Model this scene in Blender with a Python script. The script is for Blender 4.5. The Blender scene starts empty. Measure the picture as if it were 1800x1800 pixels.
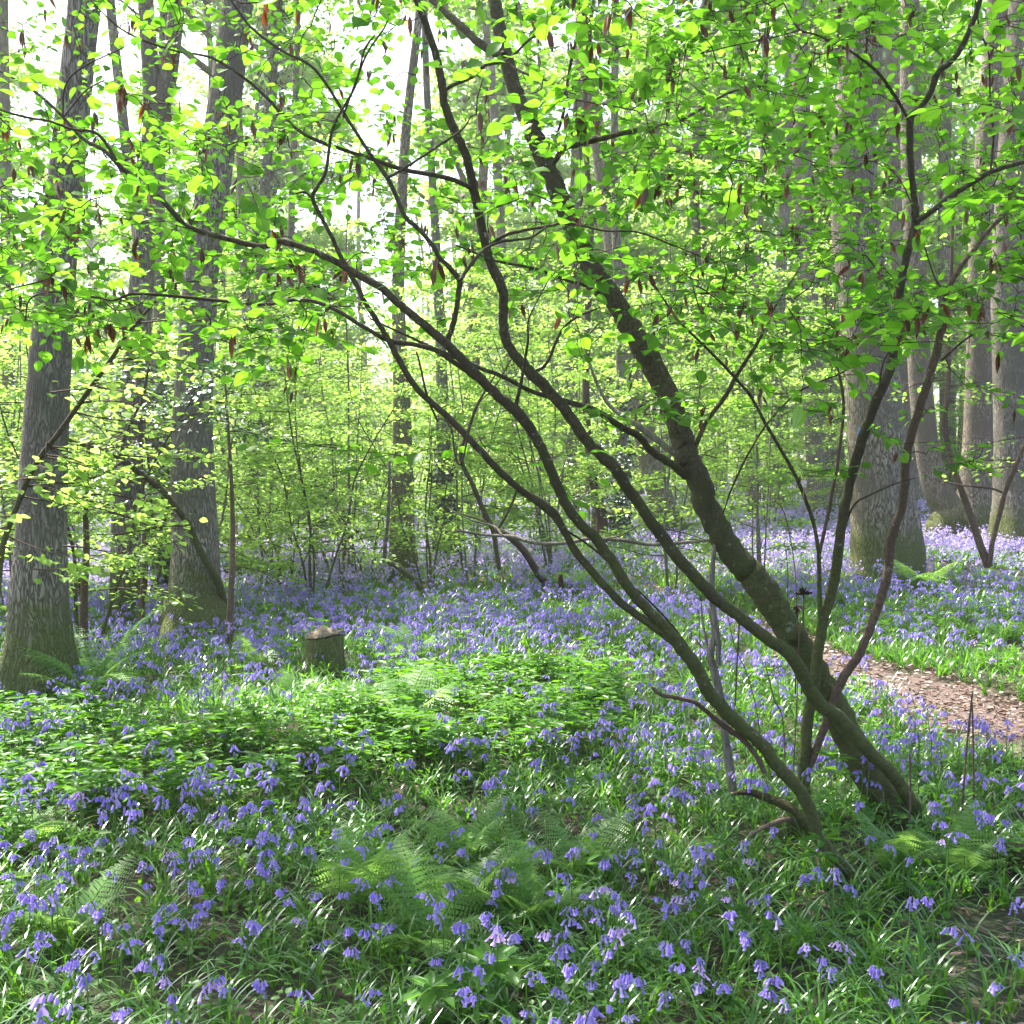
import bpy, math
import numpy as np
from mathutils import Vector
R = math.radians
sc = bpy.context.scene
COL = sc.collection

# ------------------------------------------------------------------ camera, sky, sun, exposure
F, HZ, CZ = 1930.0, 830.0, 1.6            # focal length and horizon row of the 1800 px frame, eye height
PIT = math.atan((900 - HZ) / F)
cam = bpy.data.cameras.new("camera"); camo = bpy.data.objects.new("camera", cam); COL.objects.link(camo)
cam.sensor_width = 36; cam.lens = F / 1800 * 36; cam.clip_end = 1000; cam.clip_start = 0.05
camo.location = (0, 0, CZ); camo.rotation_euler = (R(90) - PIT, 0, 0)
sc.camera = camo
SUN_EL, SUN_AZ = R(58), R(-42)            # azimuth measured from +Y towards +X
w = bpy.data.worlds.new("World"); sc.world = w; w.use_nodes = True
nt = w.node_tree; bg = nt.nodes["Background"]
sky = nt.nodes.new("ShaderNodeTexSky"); sky.sky_type = 'NISHITA'; sky.sun_disc = False
sky.sun_elevation = SUN_EL; sky.sun_rotation = SUN_AZ; sky.air_density = 1.0; sky.dust_density = 4.0; sky.ozone_density = 0.6
nt.links.new(sky.outputs[0], bg.inputs[0]); bg.inputs[1].default_value = 0.15
sl = bpy.data.lights.new("sun", 'SUN'); sl.energy = 5.0; sl.angle = R(0.5); sl.color = (1.0, 0.93, 0.80)
so = bpy.data.objects.new("sun", sl); COL.objects.link(so)
sd = Vector((math.sin(SUN_AZ) * math.cos(SUN_EL), math.cos(SUN_AZ) * math.cos(SUN_EL), math.sin(SUN_EL)))
so.rotation_euler = (-sd).to_track_quat('-Z', 'Y').to_euler(); so.location = (0, 0, 30)
sc.view_settings.view_transform = 'Standard'; sc.view_settings.look = 'None'
sc.view_settings.exposure = 1.84; sc.view_settings.gamma = 1.0
cy = sc.cycles
cy.max_bounces = 7; cy.diffuse_bounces = 4; cy.glossy_bounces = 2; cy.transmission_bounces = 5; cy.transparent_max_bounces = 4
cy.use_denoising = True; cy.use_adaptive_sampling = True; cy.adaptive_threshold = 0.02
cy.caustics_reflective = False; cy.caustics_refractive = False; cy.sample_clamp_indirect = 4.0

# ------------------------------------------------------------------ helpers
def sstep(a, b, x):
    t = np.clip((np.asarray(x, float) - a) / (b - a), 0, 1); return t * t * (3 - 2 * t)
def vnoise(x, y, s=1.0, seed=0.0):
    x = np.asarray(x, float) / s + seed * 1.7; y = np.asarray(y, float) / s - seed * 2.3
    return (np.sin(1.9 * x + 1.3 * np.sin(1.1 * y + seed)) * np.cos(1.7 * y + 1.1 * np.sin(1.4 * x)) +
            0.5 * np.sin(4.1 * x + 2.1 * np.cos(3.3 * y) + 1.7) * np.sin(3.7 * y + 1.2 * np.sin(4.3 * x))) / 1.5
def H(x, y):
    x = np.asarray(x, float); y = np.asarray(y, float)
    z = 0.05 * np.clip(x, -40, 40) * sstep(5, 32, y)
    z = z + 0.05 * vnoise(x, y, 2.6, 1) + 0.018 * vnoise(x, y, 0.7, 4)
    z = z + 0.16 * np.exp(-((x + 0.9) / 1.7) ** 2 - ((y - 6.3) / 0.85) ** 2)
    z = z + 0.10 * np.exp(-((x - 1.35) / 0.45) ** 2 - ((y - 4.55) / 0.4) ** 2)
    z = z + 0.25 * np.exp(-((x - 5.6) / 1.4) ** 2 - ((y - 16.0) / 1.5) ** 2)
    z = z - 0.05 * np.exp(-((y - (8.2 - 0.75 * (x - 2.5))) / 0.55) ** 2) * sstep(1.2, 2.2, x)
    return z
def P(px, py, Y):
    u = (px - 900) / F; v = (900 - py) / F
    d = np.array([u, v * math.sin(PIT) + math.cos(PIT), v * math.cos(PIT) - math.sin(PIT)])
    return d * (Y / d[1]) + np.array([0, 0, CZ])
def G(px, py):
    lo, hi = 1.5, 120.0
    Y = 1.5
    while Y < 120:
        p = P(px, py, Y)
        if p[2] < H(p[0], p[1]): break
        Y *= 1.01
    p = P(px, py, Y); p[2] = float(H(p[0], p[1])); return p
def proj(x, y, z):
    z = z - CZ
    f = y * math.cos(PIT) - z * math.sin(PIT); up = y * math.sin(PIT) + z * math.cos(PIT)
    f = np.where(f < 0.05, 0.05, f)
    return 900 + F * x / f, 900 - F * up / f
def inpoly(px, py, poly):
    px = np.asarray(px); py = np.asarray(py); c = np.zeros(px.shape, bool); n = len(poly)
    for i in range(n):
        x1, y1 = poly[i]; x2, y2 = poly[(i + 1) % n]
        if y1 == y2: continue
        k = ((y1 > py) != (y2 > py)) & (px < (x2 - x1) * (py - y1) / (y2 - y1) + x1)
        c ^= k
    return c

class MB:
    def __init__(s): s.v = []; s.f = {}; s.n = 0; s.r = []
    def add(s, v, *faces, r=0.5):
        v = np.asarray(v, float).reshape(-1, 3)
        for f in faces:
            f = np.asarray(f, np.int64); s.f.setdefault(f.shape[1], []).append(f + s.n)
        s.v.append(v); s.n += len(v)
        s.r.append(np.broadcast_to(np.asarray(r, float).reshape(-1), (len(v),)) if np.size(r) in (1, len(v)) else np.full(len(v), .5))
    def mesh(s, name, mat, off=(0, 0, 0), smooth=False):
        me = bpy.data.meshes.new(name)
        V = (np.concatenate(s.v) - np.asarray(off)).astype(np.float32)
        loops = []; starts = []; tot = 0; st = []
        for k, L in s.f.items():
            a = np.concatenate(L); loops.append(a.reshape(-1)); st.append(tot + np.arange(len(a)) * k); tot += a.size
        loops = np.concatenate(loops).astype(np.int32); st = np.concatenate(st).astype(np.int32)
        me.vertices.add(len(V)); me.vertices.foreach_set("co", V.ravel())
        me.loops.add(len(loops)); me.loops.foreach_set("vertex_index", loops)
        me.polygons.add(len(st)); me.polygons.foreach_set("loop_start", st)
        me.update(calc_edges=True)
        a = me.attributes.new("rnd", 'FLOAT', 'POINT'); a.data.foreach_set("value", np.concatenate(s.r).astype(np.float32))
        if smooth: me.polygons.foreach_set("use_smooth", np.ones(len(st), bool))
        me.materials.append(mat); me.validate(); return me
    def build(s, name, mat, parent=None, smooth=False):
        off = parent.location if parent is not None else (0, 0, 0)
        if parent is not None and parent.parent is not None: off = Vector(parent.parent.location) + Vector(parent.location)
        o = bpy.data.objects.new(name, s.mesh(name, mat, tuple(off), smooth)); COL.objects.link(o)
        if parent is not None: o.parent = parent
        return o
def link(name, me, parent=None, loc=(0, 0, 0)):
    o = bpy.data.objects.new(name, me); COL.objects.link(o); o.location = loc
    if parent is not None: o.parent = parent
    return o
def thing(name, label, cat, loc, rz=0, group=None):
    o = bpy.data.objects.new(name, None); COL.objects.link(o); o.empty_display_size = 0.1
    o.location = tuple(float(c) for c in loc); o.rotation_euler = (0, 0, rz)
    o['label'] = label; o['category'] = cat
    if group: o['group'] = group
    return o
def copy_thing(src, loc, rz, sca, label, group=None, name=None):
    r = src.copy(); COL.objects.link(r); r.location = tuple(float(c) for c in loc); r.rotation_euler = (0, 0, rz)
    r.scale = (sca,) * 3 if np.isscalar(sca) else sca
    r['label'] = label
    if group: r['group'] = group
    for ch in src.children:
        c = ch.copy(); COL.objects.link(c); c.parent = r
        for g in ch.children:
            d = g.copy(); COL.objects.link(d); d.parent = c
    return r
def kind(o, k, label=None):
    o['kind'] = k
    if label: o['label'] = label
    return o

def crs(pts, n=4):
    p = np.asarray(pts, float)
    if len(p) < 3: return np.stack([p[0] + (p[-1] - p[0]) * t for t in np.linspace(0, 1, n + 1)])
    q = np.vstack([2 * p[0] - p[1], p, 2 * p[-1] - p[-2]]); out = []
    for i in range(1, len(q) - 2):
        for t in np.arange(n) / n:
            a, b, c, d = q[i - 1], q[i], q[i + 1], q[i + 2]
            out.append(0.5 * ((2 * b) + (c - a) * t + (2 * a - 5 * b + 4 * c - d) * t * t + (3 * b - a - 3 * c + d) * t ** 3))
    out.append(p[-1]); return np.array(out)
def tube(mb, pts, rad, sides=8, wob=0.0, rng=None, cap=True, flare=None):
    p = np.asarray(pts, float); r = np.broadcast_to(np.asarray(rad, float), (len(p),)).copy(); n = len(p)
    T = np.gradient(p, axis=0); T /= np.linalg.norm(T, axis=1, keepdims=True) + 1e-9
    ref = np.array([1.0, 0, 0]) if abs(T[0][0]) < 0.9 else np.array([0, 1.0, 0])
    A = np.cross(T[0], ref); A /= np.linalg.norm(A); fr = []
    for i in range(n):
        A = A - T[i] * A.dot(T[i]); A /= np.linalg.norm(A) + 1e-9; fr.append(A.copy())
    A = np.array(fr); B = np.cross(T, A); th = np.arange(sides) * 2 * np.pi / sides
    rr = np.repeat(r[:, None], sides, 1)
    if wob and rng is not None:
        w0 = rng.normal(0, 1, (n, sides)); w0 = (w0 + np.roll(w0, 1, 1) + np.roll(w0, -1, 1)) / 3
        w0[1:] = (w0[1:] + w0[:-1]) / 2; rr = rr * (1 + wob * w0)
    if flare is not None: rr = rr * flare(th[None, :], np.arange(n)[:, None], p)
    V = p[:, None, :] + rr[..., None] * (np.cos(th)[None, :, None] * A[:, None, :] + np.sin(th)[None, :, None] * B[:, None, :])
    i, j = np.meshgrid(np.arange(n - 1), np.arange(sides), indexing='ij'); j2 = (j + 1) % sides
    q = np.stack([i * sides + j, i * sides + j2, (i + 1) * sides + j2, (i + 1) * sides + j], -1).reshape(-1, 4)
    V = V.reshape(-1, 3); fs = [q]
    if cap:
        V = np.vstack([V, p[-1:]]); k = np.arange(sides); fs.append(np.stack([(n - 1) * sides + k, (n - 1) * sides + (k + 1) % sides, np.full(sides, n * sides)], 1))
    mb.add(V, *fs)

# leaf outlines: x along the leaf, y across, z up
def tmpl(v, f): return np.array(v, float), [np.array(x) for x in f]
HAZEL = tmpl([(0, 0, 0), (.2, 0, -.01), (.45, 0, -.01), (.72, 0, -.05), (1, 0, -.14),
              (.03, .17, .03), (.24, .36, .06), (.50, .42, .06), (.76, .27, .0),
              (.03, -.17, .03), (.24, -.36, .06), (.50, -.42, .06), (.76, -.27, .0)],
             [[(0, 1, 6, 5), (1, 2, 7, 6), (2, 3, 8, 7), (1, 0, 9, 10), (2, 1, 10, 11), (3, 2, 11, 12)], [(3, 4, 8), (4, 3, 12)]])
OVAL = tmpl([(0, 0, 0), (.28, .33, .06), (.68, .31, .03), (1, 0, -.08), (.68, -.31, .03), (.28, -.33, .06)], [[(0, 1, 2, 3), (0, 3, 4, 5)]])
KITE = tmpl([(0, 0, 0), (.45, .36, .03), (1, 0, 0), (.45, -.36, .03)], [[(0, 1, 2, 3)]])
LANCE = tmpl([(0, 0, 0), (.35, .17, .05), (.7, .14, .0), (1, 0, -.14), (.7, -.14, .0), (.35, -.17, .05)], [[(0, 1, 2, 3), (0, 3, 4, 5)]])
CURL = tmpl([(0, 0, 0), (.3, .13, .08), (.65, .11, .10), (1, .02, .02), (.65, -.10, -.05), (.3, -.12, -.06), (.5, 0, .13)],
            [[(0, 1, 2, 6), (6, 4, 5, 0)], [(2, 3, 6), (3, 4, 6)]])
def norm(a): return a / (np.linalg.norm(a, axis=-1, keepdims=True) + 1e-9)
def leaves(mb, t, pos, d, up, size, rnd):
    tv, tf = t; n = len(pos)
    if n == 0: return
    d = norm(d); s = norm(np.cross(up, d)); u = np.cross(d, s); size = np.broadcast_to(size, (n,))
    V = pos[:, None, :] + size[:, None, None] * (tv[None, :, 0, None] * d[:, None] + tv[None, :, 1, None] * s[:, None] + tv[None, :, 2, None] * u[:, None])
    fs = [(f[None] + (np.arange(n) * len(tv))[:, None, None]).reshape(-1, f.shape[1]) for f in tf]
    mb.add(V.reshape(-1, 3), *fs, r=np.repeat(rnd, len(tv)))
def stamp(mb, tv, tf, tr, pos, rot, sca, rnd, tilt=None):
    """many turned and scaled copies of one small shape"""
    n = len(pos); c, s = np.cos(rot), np.sin(rot)
    X = (tv[None, :, 0] * c[:, None] - tv[None, :, 1] * s[:, None]) * sca[:, None]
    Y = (tv[None, :, 0] * s[:, None] + tv[None, :, 1] * c[:, None]) * sca[:, None]
    Z = tv[None, :, 2] * sca[:, None]
    if tilt is not None: X = X + Z * tilt[:, 0:1]; Y = Y + Z * tilt[:, 1:2]
    V = np.stack([X, Y, Z], -1) + pos[:, None, :]
    fs = [(f[None] + (np.arange(n) * len(tv))[:, None, None]).reshape(-1, f.shape[1]) for f in tf]
    rr = (0.55 * rnd[:, None] + 0.45 * tr[None, :]).reshape(-1)
    mb.add(V.reshape(-1, 3), *fs, r=rr)
def flat(mb):
    V = np.concatenate(mb.v); fs = [np.concatenate(L) for L in mb.f.values()]; return V, fs, np.concatenate(mb.r)

# ------------------------------------------------------------------ materials
def nmat(name):
    m = bpy.data.materials.new(name); m.use_nodes = True; n = m.node_tree; n.nodes.clear()
    out = n.nodes.new("ShaderNodeOutputMaterial"); return m, n, out
def N(n, t, **k):
    x = n.nodes.new(t)
    for a, b in k.items(): setattr(x, a, b)
    return x
def mixc(n, fac, a, b, blend='MIX'):
    m = N(n, "ShaderNodeMix", data_type='RGBA', blend_type=blend); m.clamp_factor = True
    for s, v in ((0, fac), (6, a), (7, b)):
        if hasattr(v, 'is_output'): n.links.new(v, m.inputs[s])
        else: m.inputs[s].default_value = v if s == 0 else (*v, 1)
    return m.outputs[2]
def ramp(n, src, a, b):
    m = N(n, "ShaderNodeMapRange"); m.inputs[1].default_value = a; m.inputs[2].default_value = b; n.links.new(src, m.inputs[0]); return m.outputs[0]
def noisen(n, vec, scale, detail=4, rough=.6):
    x = N(n, "ShaderNodeTexNoise"); x.inputs["Scale"].default_value = scale; x.inputs["Detail"].default_value = detail; x.inputs["Roughness"].default_value = rough
    n.links.new(vec, x.inputs["Vector"]); return x.outputs[0]
def leaf_mat(name, c1, c2, t1, t2, tf=.5, gloss=.07, rough=.4):
    m, n, out = nmat(name); at = N(n, "ShaderNodeAttribute", attribute_name="rnd"); f = at.outputs["Fac"]
    geo = N(n, "ShaderNodeNewGeometry"); ns = noisen(n, geo.outputs["Position"], 9, 2)
    f2 = N(n, "ShaderNodeMath", operation='MULTIPLY_ADD'); n.links.new(ns, f2.inputs[0]); f2.inputs[1].default_value = .5; n.links.new(f, f2.inputs[2])
    f3 = ramp(n, f2.outputs[0], .2, 1.3)
    d = N(n, "ShaderNodeBsdfDiffuse"); t = N(n, "ShaderNodeBsdfTranslucent"); g = N(n, "ShaderNodeBsdfGlossy"); g.inputs["Roughness"].default_value = rough
    g.inputs["Color"].default_value = (.9, .95, 1, 1)
    n.links.new(mixc(n, f3, c1, c2), d.inputs[0]); n.links.new(mixc(n, f3, t1, t2), t.inputs[0])
    a = N(n, "ShaderNodeMixShader"); a.inputs[0].default_value = tf; n.links.new(d.outputs[0], a.inputs[1]); n.links.new(t.outputs[0], a.inputs[2])
    b = N(n, "ShaderNodeMixShader"); fr = N(n, "ShaderNodeLayerWeight"); fr.inputs[0].default_value = .3
    mm = N(n, "ShaderNodeMath", operation='MULTIPLY_ADD'); n.links.new(fr.outputs["Fresnel"], mm.inputs[0]); mm.inputs[1].default_value = gloss * 2; mm.inputs[2].default_value = gloss * .4
    n.links.new(mm.outputs[0], b.inputs[0]); n.links.new(a.outputs[0], b.inputs[1]); n.links.new(g.outputs[0], b.inputs[2])
    n.links.new(b.outputs[0], out.inputs[0]); return m
def bark_mat(name, dark, light, moss=(.055, .075, .012), mossh=1.0, mossa=.8, stretch=.18, scale=14, bump=.5, lich=0.0, furrow=True):
    m, n, out = nmat(name); tc = N(n, "ShaderNodeTexCoord"); mp = N(n, "ShaderNodeMapping"); mp.inputs["Scale"].default_value = (1, 1, stretch)
    n.links.new(tc.outputs["Object"], mp.inputs[0]); v = mp.outputs[0]
    big = noisen(n, tc.outputs["Object"], 1.6, 3); fine = noisen(n, v, scale * 2.4, 6, .7)
    if furrow:
        dis = N(n, "ShaderNodeVectorMath", operation='ADD'); nz = N(n, "ShaderNodeTexNoise"); nz.inputs["Scale"].default_value = scale * .5; n.links.new(v, nz.inputs["Vector"])
        sc_ = N(n, "ShaderNodeVectorMath", operation='SCALE'); sc_.inputs["Scale"].default_value = .12; n.links.new(nz.outputs[1], sc_.inputs[0])
        n.links.new(v, dis.inputs[0]); n.links.new(sc_.outputs[0], dis.inputs[1])
        vo = N(n, "ShaderNodeTexVoronoi", feature='DISTANCE_TO_EDGE'); vo.inputs["Scale"].default_value = scale; n.links.new(dis.outputs[0], vo.inputs["Vector"])
        cr = ramp(n, vo.outputs[0], 0.0, .22)
    else: cr = ramp(n, fine, .3, .6)
    h = N(n, "ShaderNodeMath", operation='MULTIPLY_ADD'); n.links.new(fine, h.inputs[0]); h.inputs[1].default_value = .6; n.links.new(cr, h.inputs[2])
    col = mixc(n, ramp(n, h.outputs[0], .25, 1.35), dark, light)
    col = mixc(n, ramp(n, big, .4, .62), col, tuple(c * .42 for c in light))
    if lich > 0:
        ln = noisen(n, tc.outputs["Object"], 26, 6, .75); col = mixc(n, ramp(n, ln, .62 - lich * .1, .68 - lich * .1), col, (.30, .31, .25))
    if mossa > 0:
        sx = N(n, "ShaderNodeSeparateXYZ"); n.links.new(tc.outputs["Object"], sx.inputs[0])
        hh = ramp(n, sx.outputs[2], mossh, 0.0); mn = noisen(n, tc.outputs["Object"], 5, 5, .65)
        ad = N(n, "ShaderNodeMath", operation='ADD'); n.links.new(hh, ad.inputs[0]); n.links.new(mn, ad.inputs[1])
        mf = ramp(n, ad.outputs[0], .85, 1.15); mu = N(n, "ShaderNodeMath", operation='MULTIPLY'); n.links.new(mf, mu.inputs[0]); mu.inputs[1].default_value = mossa
        mc = mixc(n, ramp(n, noisen(n, tc.outputs["Object"], 60, 3), .3, .7), moss, tuple(c * 2.2 for c in moss))
        col = mixc(n, mu.outputs[0], col, mc)
    b = N(n, "ShaderNodeBsdfPrincipled"); n.links.new(col, b.inputs["Base Color"]); b.inputs["Roughness"].default_value = .85; b.inputs["Specular IOR Level"].default_value = .25
    bp = N(n, "ShaderNodeBump"); bp.inputs["Strength"].default_value = bump; bp.inputs["Distance"].default_value = .02; n.links.new(h.outputs[0], bp.inputs["Height"]); n.links.new(bp.outputs[0], b.inputs["Normal"])
    n.links.new(b.outputs[0], out.inputs[0]); return m
M = {}
M['hazel'] = leaf_mat("hazel_leaf", (.055, .16, .012), (.13, .27, .018), (.12, .38, .012), (.26, .62, .03), .62, .03)
M['mid'] = leaf_mat("young_leaf", (.12, .24, .03), (.20, .32, .06), (.34, .60, .08), (.50, .74, .15), .6, .015)
M['far'] = leaf_mat("canopy_leaf", (.12, .22, .04), (.20, .30, .08), (.32, .58, .09), (.50, .72, .18), .6, .02)
n = M['hazel'].node_tree; lx = N(n, "ShaderNodeAttribute", attribute_name="lx").outputs["Fac"]; ly = N(n, "ShaderNodeAttribute", attribute_name="ly").outputs["Fac"]
def mth(op, a, b_):
    q = N(n, "ShaderNodeMath", operation=op)
    for i_, v_ in enumerate((a, b_)):
        if v_ is None: continue
        if hasattr(v_, 'is_output'): n.links.new(v_, q.inputs[i_])
        else: q.inputs[i_].default_value = v_
    return q.outputs[0]
ay = mth('ABSOLUTE', ly, None); ph = mth('SUBTRACT', lx, mth('MULTIPLY', ay, .75)); fr_ = mth('ABSOLUTE', mth('SUBTRACT', mth('FRACT', mth('MULTIPLY', ph, 8.0), None), .5), None)
side = ramp(n, fr_, .14, .02); mid_ = ramp(n, ay, .035, .01); vein = mth('MAXIMUM', mth('MULTIPLY', side, .30), mth('MULTIPLY', mid_, .5))
for nd_ in [q for q in n.nodes if q.type in ('BSDF_TRANSLUCENT', 'BSDF_DIFFUSE')]:
    src_ = nd_.inputs[0].links[0].from_socket; n.links.new(mixc(n, vein, src_, (.06, .14, .01)), nd_.inputs[0])
M['ivy'] = leaf_mat("ivy_leaf", (.012, .035, .012), (.03, .07, .02), (.02, .06, .01), (.04, .09, .02), .2, .1)
M['holly'] = leaf_mat("holly_leaf", (.02, .07, .03), (.05, .13, .05), (.04, .14, .03), (.09, .22, .04), .3, .12)
M['strap'] = leaf_mat("bluebell_leaf", (.035, .12, .015), (.09, .23, .02), (.09, .30, .01), (.24, .52, .03), .45, .04, .3)
M['grass'] = leaf_mat("grass_blade", (.09, .20, .02), (.17, .30, .03), (.2, .42, .02), (.4, .6, .04), .5, .05, .3)
M['merc'] = leaf_mat("mercury_leaf", (.03, .11, .015), (.075, .19, .02), (.09, .32, .01), (.26, .54, .03), .42, .012, .4)
M['fern'] = leaf_mat("fern_frond", (.10, .24, .04), (.19, .34, .09), (.22, .48, .06), (.40, .62, .14), .5, .015, .4)
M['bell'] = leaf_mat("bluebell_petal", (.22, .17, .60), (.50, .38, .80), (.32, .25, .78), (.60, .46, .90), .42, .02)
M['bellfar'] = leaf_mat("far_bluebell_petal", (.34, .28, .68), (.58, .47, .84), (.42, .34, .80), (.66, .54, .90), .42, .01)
M['bellpale'] = leaf_mat("pale_bluebell_petal", (.42, .26, .64), (.58, .40, .76), (.50, .34, .80), (.70, .50, .90), .42, .05)
M['bstem'] = leaf_mat("flower_stem", (.08, .20, .02), (.13, .27, .03), (.15, .35, .02), (.25, .45, .03), .3, .1)
M['dead'] = leaf_mat("withered_leaf", (.10, .030, .012), (.22, .075, .025), (.14, .03, .01), (.32, .09, .02), .3, .08)
M['litter'] = leaf_mat("fallen_leaf", (.07, .042, .032), (.27, .18, .145), (.08, .04, .02), (.18, .09, .04), .12, .03)
M['oak'] = bark_mat("oak_bark", (.05, .04, .032), (.36, .31, .25), mossh=1.3, scale=30, stretch=.22, bump=.8)
M['ash'] = bark_mat("ash_bark", (.05, .043, .034), (.33, .295, .245), mossh=1.3, scale=36, stretch=.2, bump=.8)
M['farbark'] = bark_mat("far_bark", (.09, .08, .065), (.26, .235, .195), mossh=.8, scale=22, stretch=.2, bump=.5)
M['lean'] = bark_mat("leaning_bark", (.035, .028, .018), (.12, .10, .06), mossh=2.4, mossa=.45, scale=30, stretch=1, bump=.5, lich=.2, furrow=False)
M['stem'] = bark_mat("hazel_bark", (.02, .017, .012), (.105, .085, .052), mossh=2.6, mossa=.45, scale=26, stretch=.6, bump=.35, lich=.12, furrow=False)
M['red'] = bark_mat("young_bark", (.055, .032, .024), (.20, .135, .10), mossa=0, scale=30, stretch=.8, bump=.3, lich=.1, furrow=False)
M['twig'] = bark_mat("twig_bark", (.03, .02, .016), (.09, .06, .045), mossa=0, scale=40, stretch=1, bump=.1, furrow=False)
M['pale'] = bark_mat("dead_wood", (.10, .085, .07), (.30, .27, .23), mossh=.35, mossa=.5, scale=30, stretch=.2, bump=.6, furrow=False)
M['rot'] = bark_mat("rotten_wood", (.025, .016, .012), (.11, .07, .05), mossh=.4, mossa=.6, scale=22, stretch=.5, bump=1, furrow=False)
M['cut'] = bark_mat("sawn_wood", (.12, .09, .06), (.33, .27, .19), mossa=0, scale=20, stretch=1, bump=.5, furrow=False)
m, n, out = nmat("blue_paint"); b = N(n, "ShaderNodeBsdfPrincipled"); b.inputs["Base Color"].default_value = (.03, .18, .45, 1); b.inputs["Roughness"].default_value = .7; n.links.new(b.outputs[0], out.inputs[0]); M['blue'] = m
# ground
m, n, out = nmat("woodland_soil"); tc = N(n, "ShaderNodeTexCoord"); v = tc.outputs["Object"]
col = mixc(n, ramp(n, noisen(n, v, 22, 6, .7), .35, .68), (.025, .018, .012), (.085, .058, .042))
col = mixc(n, ramp(n, noisen(n, v, 1.1, 4), .42, .62), col, (.03, .05, .012))
b = N(n, "ShaderNodeBsdfPrincipled"); b.inputs["Roughness"].default_value = .95; n.links.new(col, b.inputs["Base Color"])
bp = N(n, "ShaderNodeBump"); bp.inputs["Distance"].default_value = .03; n.links.new(noisen(n, v, 40, 6, .7), bp.inputs["Height"]); n.links.new(bp.outputs[0], b.inputs["Normal"]); n.links.new(b.outputs[0], out.inputs[0]); M['soil'] = m
m, n, out = nmat("trodden_litter"); tc = N(n, "ShaderNodeTexCoord"); v = tc.outputs["Object"]
col = mixc(n, ramp(n, noisen(n, v, 28, 7, .75), .3, .7), (.04, .029, .026), (.19, .13, .115))
b = N(n, "ShaderNodeBsdfPrincipled"); b.inputs["Roughness"].default_value = .9; n.links.new(col, b.inputs["Base Color"])
bp = N(n, "ShaderNodeBump"); bp.inputs["Distance"].default_value = .02; n.links.new(noisen(n, v, 60, 5, .7), bp.inputs["Height"]); n.links.new(bp.outputs[0], b.inputs["Normal"]); n.links.new(b.outputs[0], out.inputs[0]); M['path'] = m

# ------------------------------------------------------------------ ground
def grid(x, y, f):
    X, Y = np.meshgrid(x, y, indexing='ij'); V = np.stack([X, Y, f(X, Y)], -1).reshape(-1, 3); nx, ny = len(x), len(y)
    i, j = np.meshgrid(np.arange(nx - 1), np.arange(ny - 1), indexing='ij')
    return V, np.stack([i * ny + j, (i + 1) * ny + j, (i + 1) * ny + j + 1, i * ny + j + 1], -1).reshape(-1, 4)
gx = np.concatenate([-np.geomspace(160, 8, 26), np.arange(-7.9, 8, .1), np.geomspace(8.1, 160, 26)])
gy = np.concatenate([-np.geomspace(60, 1, 12), np.arange(-.9, 18, .1), np.geomspace(18.2, 320, 60)])
mb = MB(); mb.add(*grid(gx, gy, H)); kind(mb.build("ground", M['soil'], smooth=True), 'structure', "woodland floor of dark soil under the bluebells")
# path: a worn strip, pixel outline turned into ground points
PATH = [(1900, 1318), (1800, 1288), (1720, 1258), (1640, 1232), (1560, 1207), (1470, 1175), (1390, 1135), (1300, 1100), (1210, 1062), (1130, 1030), (1060, 1008)]
PW = [.62, .60, .56, .52, .48, .42, .30, .26, .24, .2, .1]
pc = np.array([G(a, b_) for a, b_ in PATH]); ps = crs(np.column_stack([pc[:, :2], PW, PW]), 8)
tt = np.gradient(ps[:, :2], axis=0); tt = norm(tt); nn = np.column_stack([-tt[:, 1], tt[:, 0]])
L = []
for k in np.linspace(-1, 1, 9):
    wv = ps[:, 2] * k * (1 + .25 * np.sin(np.arange(len(ps)) * .9 + k * 2)); q = ps[:, :2] + nn * wv[:, None]
    L.append(np.column_stack([q, H(q[:, 0], q[:, 1]) + .012 - .03 * abs(k) ** 3]))
V = np.stack(L, 1); a_, b_ = V.shape[:2]; i, j = np.meshgrid(np.arange(a_ - 1), np.arange(b_ - 1), indexing='ij')
mb = MB(); mb.add(V.reshape(-1, 3), np.stack([i * b_ + j, (i + 1) * b_ + j, (i + 1) * b_ + j + 1, i * b_ + j + 1], -1).reshape(-1, 4))
kind(mb.build("path", M['path'], smooth=True), 'structure', "trodden brown leaf litter path curving past the big oak")
def pathdist(x, y):
    d = np.full(np.shape(x), 9.0)
    for q in ps[::2]: d = np.minimum(d, np.hypot(x - q[0], y - q[1]) / max(q[2], .05))
    return d

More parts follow.
